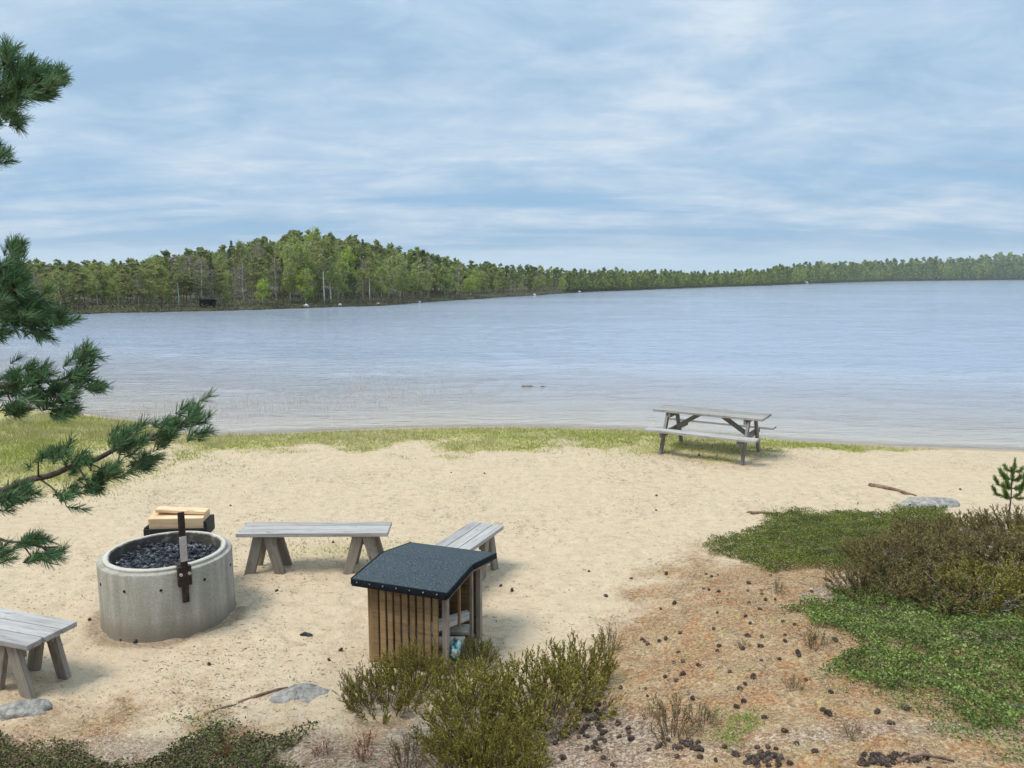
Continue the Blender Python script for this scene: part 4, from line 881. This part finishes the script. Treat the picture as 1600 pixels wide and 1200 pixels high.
def dead_twigs(px, py, n, s, seed, label):
    r = np.random.default_rng(seed); x, y = gpos(px, py); z = H(x, y); mb = MB()
    for k in range(n):
        a = r.uniform(0, 6.28); p = np.array([r.normal()*s*.3, r.normal()*s*.3, .02]); d = unit(np.array([math.cos(a), math.sin(a), r.uniform(.1, .9)])); L = s*r.uniform(.5, 1.1)
        q = [p, p+d*L*.5+r.normal(size=3)*.02, p+d*L+r.normal(size=3)*.03]; tube(mb, q, [.004, .003, .0015], 4, False)
        for j in range(4):
            b = p+d*L*r.uniform(.3, .95); e = b+unit(d+r.normal(size=3)*.7)*L*.35; tube(mb, [b, e], [.002, .001], 3, False)
    o = mb.obj('dead_branches', M_deadtwig, None, label=label, cat='dead twigs'); o.location = (x, y, z+.03)
dead_twigs(1535, 950, 46, .34, 3, 'tangle of grey dead twigs sticking out of the dark heather'); dead_twigs(1402, 880, 26, .22, 5, 'small bundle of grey dead twigs between green mat and heather')
dead_twigs(665, 1170, 24, .16, 6, 'pale dead twigs at the foot of the foreground heather')

# ---------------------------------------------------------------- pine sapling at right
def sapling():
    x, y = gpos(1575, 815); z = H(x, y); r = np.random.default_rng(14)
    t = thing('pine_sapling', 'small young pine sapling rising behind the right heather', 'sapling', (x, y, z)); wood = MB(); nd = MB(); Hh = .78
    tube(wood, [(0, 0, 0), (.01, 0, .3), (.0, 0, .55), (.015, 0, Hh)], [.010, .008, .006, .004], 6)
    needles(nd, (.0, 0, .45), (.015, 0, Hh), r, 1500, .042, .8)
    for z0, L, k in ((.30, .20, 5), (.42, .18, 5), (.53, .15, 5), (.63, .09, 4)):
        for j in range(k):
            a = j*6.28/k+z0*9+r.uniform(-.2, .2); p = np.array([.005, 0, z0]); m = p+np.array([math.cos(a)*L*.75, math.sin(a)*L*.75, L*.15]); e = m+np.array([math.cos(a)*L*.25, math.sin(a)*L*.25, L*.45])
            tube(wood, [p, m, e], [.005, .004, .003], 5, False); needles(nd, p+(m-p)*.25, m, r, 2200, .050, .9); needles(nd, m, e, r, 2600, .050, .9)
    wood.obj('trunk', M_twig, t, True); nd.obj('needles', mat_leaf('sapling_needles', [(.08, .15, .03), (.14, .23, .05), (.22, .31, .07)]), t)
sapling()

# ---------------------------------------------------------------- ground cover mats, grass, litter
def mat_poly(name, pxpoly, dens, leaf, canopy, material, label, seed, edge=.18, lenf=1.0, density_noise=.4, cat='ground cover'):
    r = np.random.default_rng(seed); poly = [gpos(*p) for p in pxpoly]; xs, ys_ = zip(*poly)
    x0, x1, y0, y1 = min(xs)-.3, max(xs)+.3, min(ys_)-.3, max(ys_)+.3; n = int((x1-x0)*(y1-y0)*dens)
    x = r.uniform(x0, x1, n); y = r.uniform(y0, y1, n); wx_ = x+(fbm(x, y, 2.6, 4, seed)-.5)*.8+r.normal(size=n)*.03; wy_ = y+(fbm(x, y, 2.6, 4, seed+7)-.5)*.8+r.normal(size=n)*.03
    k = inpoly(wx_, wy_, poly); nz = fbm(x, y, 4.5, 3, seed+3); k &= (nz+r.random(n)*.35 > density_noise)
    x, y, nz = x[k], y[k], nz[k]; n = len(x); can = canopy*(.15+1.7*fbm(x, y, 7, 3, seed+5)**1.5); q = r.random(n)**.6
    P = np.stack([x, y, hgt(x, y)+can*q+.004], 1); A = unit(rdir(n, .55, r)+np.array([0, 0, .25]))*leaf*lenf*r.uniform(.55, 1.2, (n, 1))
    mb = MB(); cards(mb, P, A, unit(np.cross(A, rdir(n, 1, r)+np.array([0, 0, .3])))*leaf*.5)
    st = r.integers(0, n, n//14); S = P[st]; root = S.copy(); root[:, 2] = hgt(S[:, 0], S[:, 1]); root[:, :2] += r.normal(size=(len(st), 2))*.02; wv = rdir(len(st), 0, r)*.0012
    blades(mb, root, S-root, wv)
    return mb.obj(name, material, None, label=label, cat=cat, kind='stuff')
L_mat = mat_leaf('crowberry_leaves', [(.065, .085, .018), (.125, .16, .026), (.19, .225, .036), (.27, .30, .06)], rough=.7, trans=.2, clump=5)
L_mat2 = mat_leaf('bearberry_leaves', [(.055, .085, .018), (.13, .19, .035), (.20, .27, .05), (.36, .42, .16)], rough=.7, trans=.2, clump=5)
L_low = mat_leaf('lingonberry_leaves', [(.025, .020, .018), (.05, .045, .022), (.10, .13, .025), (.13, .07, .04), (.13, .17, .035), (.26, .18, .12)], rough=.75, trans=.1)
L_lit = mat_leaf('dry_leaf_litter', [(.05, .035, .025), (.30, .14, .06), (.44, .30, .17), (.10, .06, .04), (.52, .42, .31), (.42, .19, .07), (.34, .24, .15)], trans=0)
mat_poly('crowberry_mat', [(1105, 862), (1150, 838), (1215, 808), (1300, 800), (1400, 797), (1480, 800), (1500, 850), (1420, 900), (1300, 892), (1200, 885)], 13000, .0105, .07, L_mat, 'dense green crowberry mat on the sand left of the brown heather', 31, density_noise=.30)
mat_poly('bearberry_mat', [(1232, 948), (1300, 925), (1360, 915), (1440, 900), (1560, 900), (1720, 900), (1720, 1120), (1600, 1150), (1520, 1140), (1460, 1100), (1360, 1075), (1300, 1040), (1290, 985)], 10500, .0125, .075, L_mat2, 'lush green bearberry mat spreading below the brown heather', 37, density_noise=.33)
mat_poly('bearberry_mat', [(1310, 1060), (1400, 1080), (1500, 1130), (1600, 1140), (1640, 1180), (1500, 1165), (1400, 1120), (1320, 1095)], 4200, .0095, .04, L_mat2, 'thinning fringe of bearberry under the lush mat', 38, density_noise=.52)
mat_poly('lingonberry_mat', [(-60, 1145), (40, 1150), (110, 1178), (190, 1186), (260, 1160), (330, 1142), (430, 1146), (450, 1175), (420, 1260), (-60, 1260)], 12500, .0115, .06, L_low, 'dark low lingonberry mat along the bottom left edge', 41, density_noise=.36)
mat_poly('green_sprouts', [(1120, 1135), (1150, 1125), (1180, 1150), (1160, 1170), (1130, 1165)], 9000, .009, .06, mat_leaf('fresh_sprouts', [(.12, .20, .03), (.22, .32, .05)], trans=.3), 'tuft of fresh green sprouts among the cones', 43, density_noise=.3)
mat_poly('green_sprouts', [(270, 1120), (330, 1112), (350, 1135), (300, 1150)], 3000, .010, .06, mat_leaf('mid_sprouts', [(.08, .14, .03), (.14, .21, .05)], trans=.3), 'green leaf tuft within the dark lingonberry mat', 44, density_noise=.35)

L_red = mat_leaf('red_seedlings', [(.22, .035, .02), (.34, .07, .03), (.14, .05, .03)], trans=.2)
for i, (px, py) in enumerate(((505, 1178), (566, 1185), (352, 1186), (572, 1165))):
    HP(px, py, .42, i*1.3, 'little reddish seedling in the leaf litter along the bottom edge', L_red, HSP2, .5, 'reddish seedlings along the bottom edge', 'seedling', 'seedling')
for i, (px, py, sc_) in enumerate(((1100, 1130, .55), (1015, 1120, .5), (1240, 1075, .4), (1330, 1150, .5), (1160, 1010, .3), (880, 1150, .5))):
    HP(px, py, sc_, i*2.3, 'small dry sprig growing among the cones and needle litter', L_hdry, HSP2 if i % 2 else HSP, sc_*.9, 'dry sprigs among the cones', 'dry_sprig', 'dry plant')
def scatter_litter():
    r = np.random.default_rng(51); mb = MB()
    n = 380000; x = r.uniform(-5, 6.5, n); y = r.uniform(3.4, 9.5, n); m = np.maximum(soilmask(x, y), darkf(x, y)); cl = fbm(x, y, 3, 3, 12)
    k = r.random(n) < m*(.30+.7*sst(.38, .58, cl)); x, y = x[k], y[k]; n = len(x)
    P = np.stack([x, y, hgt(x, y)+.004+.012*r.random(n)**2], 1); A = unit(rdir(n, .28, r))*r.uniform(.004, .013, (n, 1)); cards(mb, P, A, unit(np.cross(A, rdir(n, .3, r)+np.array([0, 0, 1.2])))*r.uniform(.001, .0032, (n, 1)))
    mb.obj('leaf_litter', L_lit, None, label='dry brown leaves, needles and twigs strewn over the soil', cat='litter', kind='stuff')
    mb = MB(); n = 110000; x = r.uniform(-6, 9, n); y = r.uniform(4.5, 15.5, n); cl = fbm(x, y, 1.2, 3, 13); k = (r.random(n) < .18+.75*sst(.5, .68, cl)) & (y < yshore(x)-.2); x, y = x[k], y[k]; n = len(x)
    P = np.stack([x, y, hgt(x, y)+.003], 1); A = unit(rdir(n, .12, r)*np.array([1.5, .8, 1]))*(.004+.028*r.random((n, 1))**2.5); cards(mb, P, A, unit(np.cross(A, np.array([0, 0, 1.])))*r.uniform(.0015, .0055, (n, 1)))
    mb.obj('sand_debris', mat_leaf('sand_debris', [(.05, .035, .025), (.14, .10, .065), (.25, .18, .12), (.40, .31, .22)], trans=0), None, label='tiny twigs, needles and bark flecks on the beach sand', cat='litter', kind='stuff')
scatter_litter()
def scatter_grass():
    r = np.random.default_rng(61); n = 330000; x = r.uniform(-11, 8, n); y = r.uniform(6.4, 18, n); g = grassmask(x, y); tf = fbm(x, y, 3.2, 3, 71)
    k = r.random(n) < g*(.5+.9*sst(.40, .58, tf)); x, y, g, tf = x[k], y[k], g[k], tf[k]; n = len(x)
    fresh = (r.random(n) < .22+.5*sst(.5, .7, fbm(x, y, .9, 2, 72))) ; d = yshore(x)-y
    h = r.uniform(.018, .055, n)*(.7+.8*g)*np.where(x < -5.5, 1.5, 1)
    for nm, kk, cols, lb in (('green_grass', fresh, [(.20, .26, .03), (.30, .36, .05), (.42, .44, .10)], 'short fresh green grass along the water edge and lawn'), ('dry_grass', ~fresh, [(.36, .33, .14), (.48, .43, .23), (.56, .50, .30)], 'short straw coloured grass mixed along the beach')):
        mb = MB(); P = np.stack([x, y, hgt(x, y)-.003], 1)[kk]; m = len(P); A = unit(rdir(m, 0, r)*.55+np.array([0, 0, 1.]))*h[kk][:, None]; B = unit(rdir(m, 0, r))*r.uniform(.004, .009, (m, 1))
        blades(mb, P, A, B); mb.obj(nm, mat_leaf(nm, cols, trans=.3), None, label=lb, cat='grass', kind='stuff')
    # taller tussocks at the left corner by the water
    mb = MB(); n = 9000; x = r.uniform(-11, -6.2, n); y = r.uniform(13.5, 18, n); k = (grassmask(x, y) > .3) & (fbm(x, y, 1.6, 3, 73) > .52); x, y = x[k], y[k]; n = len(x)
    A = unit(rdir(n, 0, r)*.35+np.array([0, 0, 1.]))*r.uniform(.06, .16, (n, 1)); blades(mb, np.stack([x, y, hgt(x, y)], 1), A, unit(rdir(n, 0, r))*.006)
    mb.obj('tall_grass', mat_leaf('tall_grass', [(.26, .28, .07), (.42, .37, .15), (.34, .36, .10)], trans=.3), None, label='taller yellow green grass tufts in the left corner by the water', cat='grass', kind='stuff')
scatter_grass()
def reeds():
    r = np.random.default_rng(66); mb = MB(); P = []; 
    for cx, cy, rx, ry, n in ((-5.6, 19.6, 1.6, 1.1, 170), (-7.6, 18.2, 1.5, 1.0, 160), (-3.6, 20.6, 1.5, 1.5, 150), (-4.4, 22.3, .35, .35, 60), (-2.2, 21, 1.2, 1.2, 40), (-9, 18.6, 1.3, .8, 110), (-5, 25, 3, 1.6, 50)):
        P.append(np.stack([cx+r.normal(size=n)*rx*.6, cy+r.normal(size=n)*ry*.6, 0*np.zeros(n)+WL-.05], 1))
    P = np.concatenate(P+[q+np.array([.1, .07, 0])+r.normal(size=q.shape)*np.array([.4, .3, 0]) for q in P]); k = P[:, 1] > yshore(P[:, 0])+.15; P = P[k]; n = len(P)
    A = unit(rdir(n, 0, r)*.22+np.array([0, 0, 1.]))*(.05+r.uniform(.05, .30, (n, 1))); blades(mb, P, A, unit(rdir(n, 0, r))*.0045)
    mb.obj('reeds', mat_leaf('dry_reeds', [(.42, .35, .30), (.56, .47, .41), (.68, .58, .50)], trans=.2), None, label='sparse pale dry reed stems standing in the shallow water', cat='reeds', kind='stuff')
reeds()

# ---------------------------------------------------------------- pine cones
def cone_mesh(seed):
    r = np.random.default_rng(seed); bm = bmesh.new(); bmesh.ops.create_icosphere(bm, subdivisions=2, radius=1)
    for v in bm.verts: v.co = Vector((v.co.x*.020, v.co.y*.013, v.co.z*.013))
    for i in range(64):
        u = (i+.5)/64; a = i*2.39996; x = -.021+u*.042; rad = .0125*math.sqrt(max(0, 1-((u-.42)/.60)**2)); n = Vector((0, math.cos(a), math.sin(a))); t = Vector((0, -math.sin(a), math.cos(a)))
        o = Vector((x, 0, 0))+n*rad*.7; tip = o+n*(.0085*r.uniform(.8, 1.2))+Vector((.006, 0, 0)); w_ = t*.0052
        vs = [bm.verts.new(q) for q in (o-w_, o+w_, tip+w_*.75, tip-w_*.75)]; bm.faces.new(vs); v5 = bm.verts.new(tip+Vector((-.004, 0, 0))+n*.002); bm.faces.new((vs[3], vs[2], v5))
    me = bpy.data.meshes.new('pine_cone'); bm.to_mesh(me); bm.free(); me.materials.append(M_cone); return me
CM = [cone_mesh(i) for i in range(4)]
NC = [0]
def cone(x, y, s, lb, gr):
    o = bpy.data.objects.new('pine_cone', CM[NC[0] % 4]); COL.objects.link(o); NC[0] += 1
    s *= random.uniform(.58, .82); o.location = (x, y, H(x, y)+.010*s); o.scale = (s, s, s); o.rotation_euler = (random.uniform(0, 6), random.uniform(-.7, .7), random.uniform(0, 6.28))
    tag(o, lb, 'pine cone', gr)
SOILC = [(1112, 902), (1103, 898), (1122, 900), (1168, 924), (1170, 912), (1196, 938), (1190, 929), (1099, 921), (1108, 923), (1123, 925), (1054, 943), (1063, 990), (1115, 984), (1165, 964), (1188, 953), (1172, 975),
         (1060, 1020), (1053, 1037), (1067, 1035), (1091, 1041), (1120, 1018), (1170, 996), (1166, 994), (1190, 996), (1189, 1011), (1226, 994), (1247, 1022), (1190, 1033), (1140, 1051), (1177, 1060), (1157, 1078), (1162, 1097), (1067, 1054), (1056, 1064),
         (1298, 1047), (1303, 1038), (1305, 1002), (1293, 1115), (1296, 1118), (1370, 1114), (1417, 1112), (1414, 1108), (1391, 1132), (1225, 1144), (1244, 1163), (1274, 1176), (1093, 1185), (1090, 1162), (970, 1076), (965, 1134), (968, 1152), (1041, 897), (986, 905), (946, 932), (1007, 1003), (1003, 1000), (1012, 1008), (1030, 1003), (1204, 900), (1268, 925)]
GL = 'pine cones strewn over the rusty needle litter'; GS = 'small cones scattered on the open sand'
def cpos(p, s=1): x, y = gpos(*p); return x, y
for p in SOILC: x, y = cpos(p); cone(x, y, random.uniform(.95, 1.35), 'dark dried pine cone lying on the rusty needle litter', GL)
for cx, cy, rx, ry, n in ((1190, 1185, 42, 10, 34), (1385, 1188, 50, 9, 34), (1060, 1168, 40, 12, 22)):
    for _ in range(n): x, y = cpos((cx+random.gauss(0, rx*.6), cy+random.gauss(0, ry*.6))); cone(x, y, random.uniform(.9, 1.3), 'dark pine cone in the dense cone drift along the bottom right edge', 'pine cones drifted along the bottom right edge')
for _ in range(46): x, y = cpos((925+random.gauss(0, 24), 1140+random.gauss(0, 26))); cone(x, y, random.uniform(.9, 1.25), 'dark pine cone in the pile at the right foot of the foreground heather', 'pine cones piled beside the foreground heather')
for _ in range(26):
    x, y = cpos((random.uniform(1000, 1300), random.uniform(890, 1130))); cone(x, y, random.uniform(.7, 1.15), 'dark dried pine cone lying on the rusty needle litter', GL)
for p in [(327, 1040), (532, 1017), (514, 1032), (432, 924), (520, 848), (1026, 775), (1025, 798), (1340, 787), (1092, 712), (920, 893), (1500, 765), (705, 739), (757, 740), (1159, 845), (1041, 898), (360, 790), (140, 969), (782, 912), (800, 924)]:
    x, y = cpos(p); cone(x, y, random.uniform(.8, 1.15), 'small dark pine cone lying alone on the pale sand', GS)
x, y = cpos((478, 994)); 
mb = MB(); tube(mb, [(-.05, 0, .012), (-.01, .005, .022), (.03, -.004, .018), (.06, 0, .010)], [.008, .016, .014, .006], 7); o = mb.obj('charcoal_piece', M_coal, None, True, label='black charred wood piece on the sand between fire ring and store', cat='charcoal'); o.location = (x, y, H(x, y))
for i, (px, py) in enumerate(((200, 1001), (214, 1004), (190, 1000), (222, 1000))):
    x, y = cpos((px, py)); mb = MB(); tube(mb, [(-.03, 0, .01), (.0, .008, .018), (.03, 0, .008)], [.008, .014, .006], 6); o = mb.obj('charcoal_piece', M_coal, None, True, label='black charred crumb in the sand at the foot of the fire ring', cat='charcoal', group='charcoal crumbs under the fire ring'); o.location = (x, y, H(x, y)); o.rotation_euler.z = i

# ---------------------------------------------------------------- thin air haze over the lake
def haze():
    m = bpy.data.materials.new('haze'); m.use_nodes = True; nt = m.node_tree; nt.nodes.clear()
    v = nn(nt, 'ShaderNodeVolumePrincipled', {'Color': C(.80, .88, .96), 'Density': .00032, 'Anisotropy': .2}); o = nn(nt, 'ShaderNodeOutputMaterial'); nt.links.new(v.outputs[0], o.inputs['Volume'])
    bevel_boxes('haze', [(0, 800, 34, 2990, 2390, 94)], m, None, 0, kind='stuff', label='thin pale air haze over the lake', cat='haze')
haze()
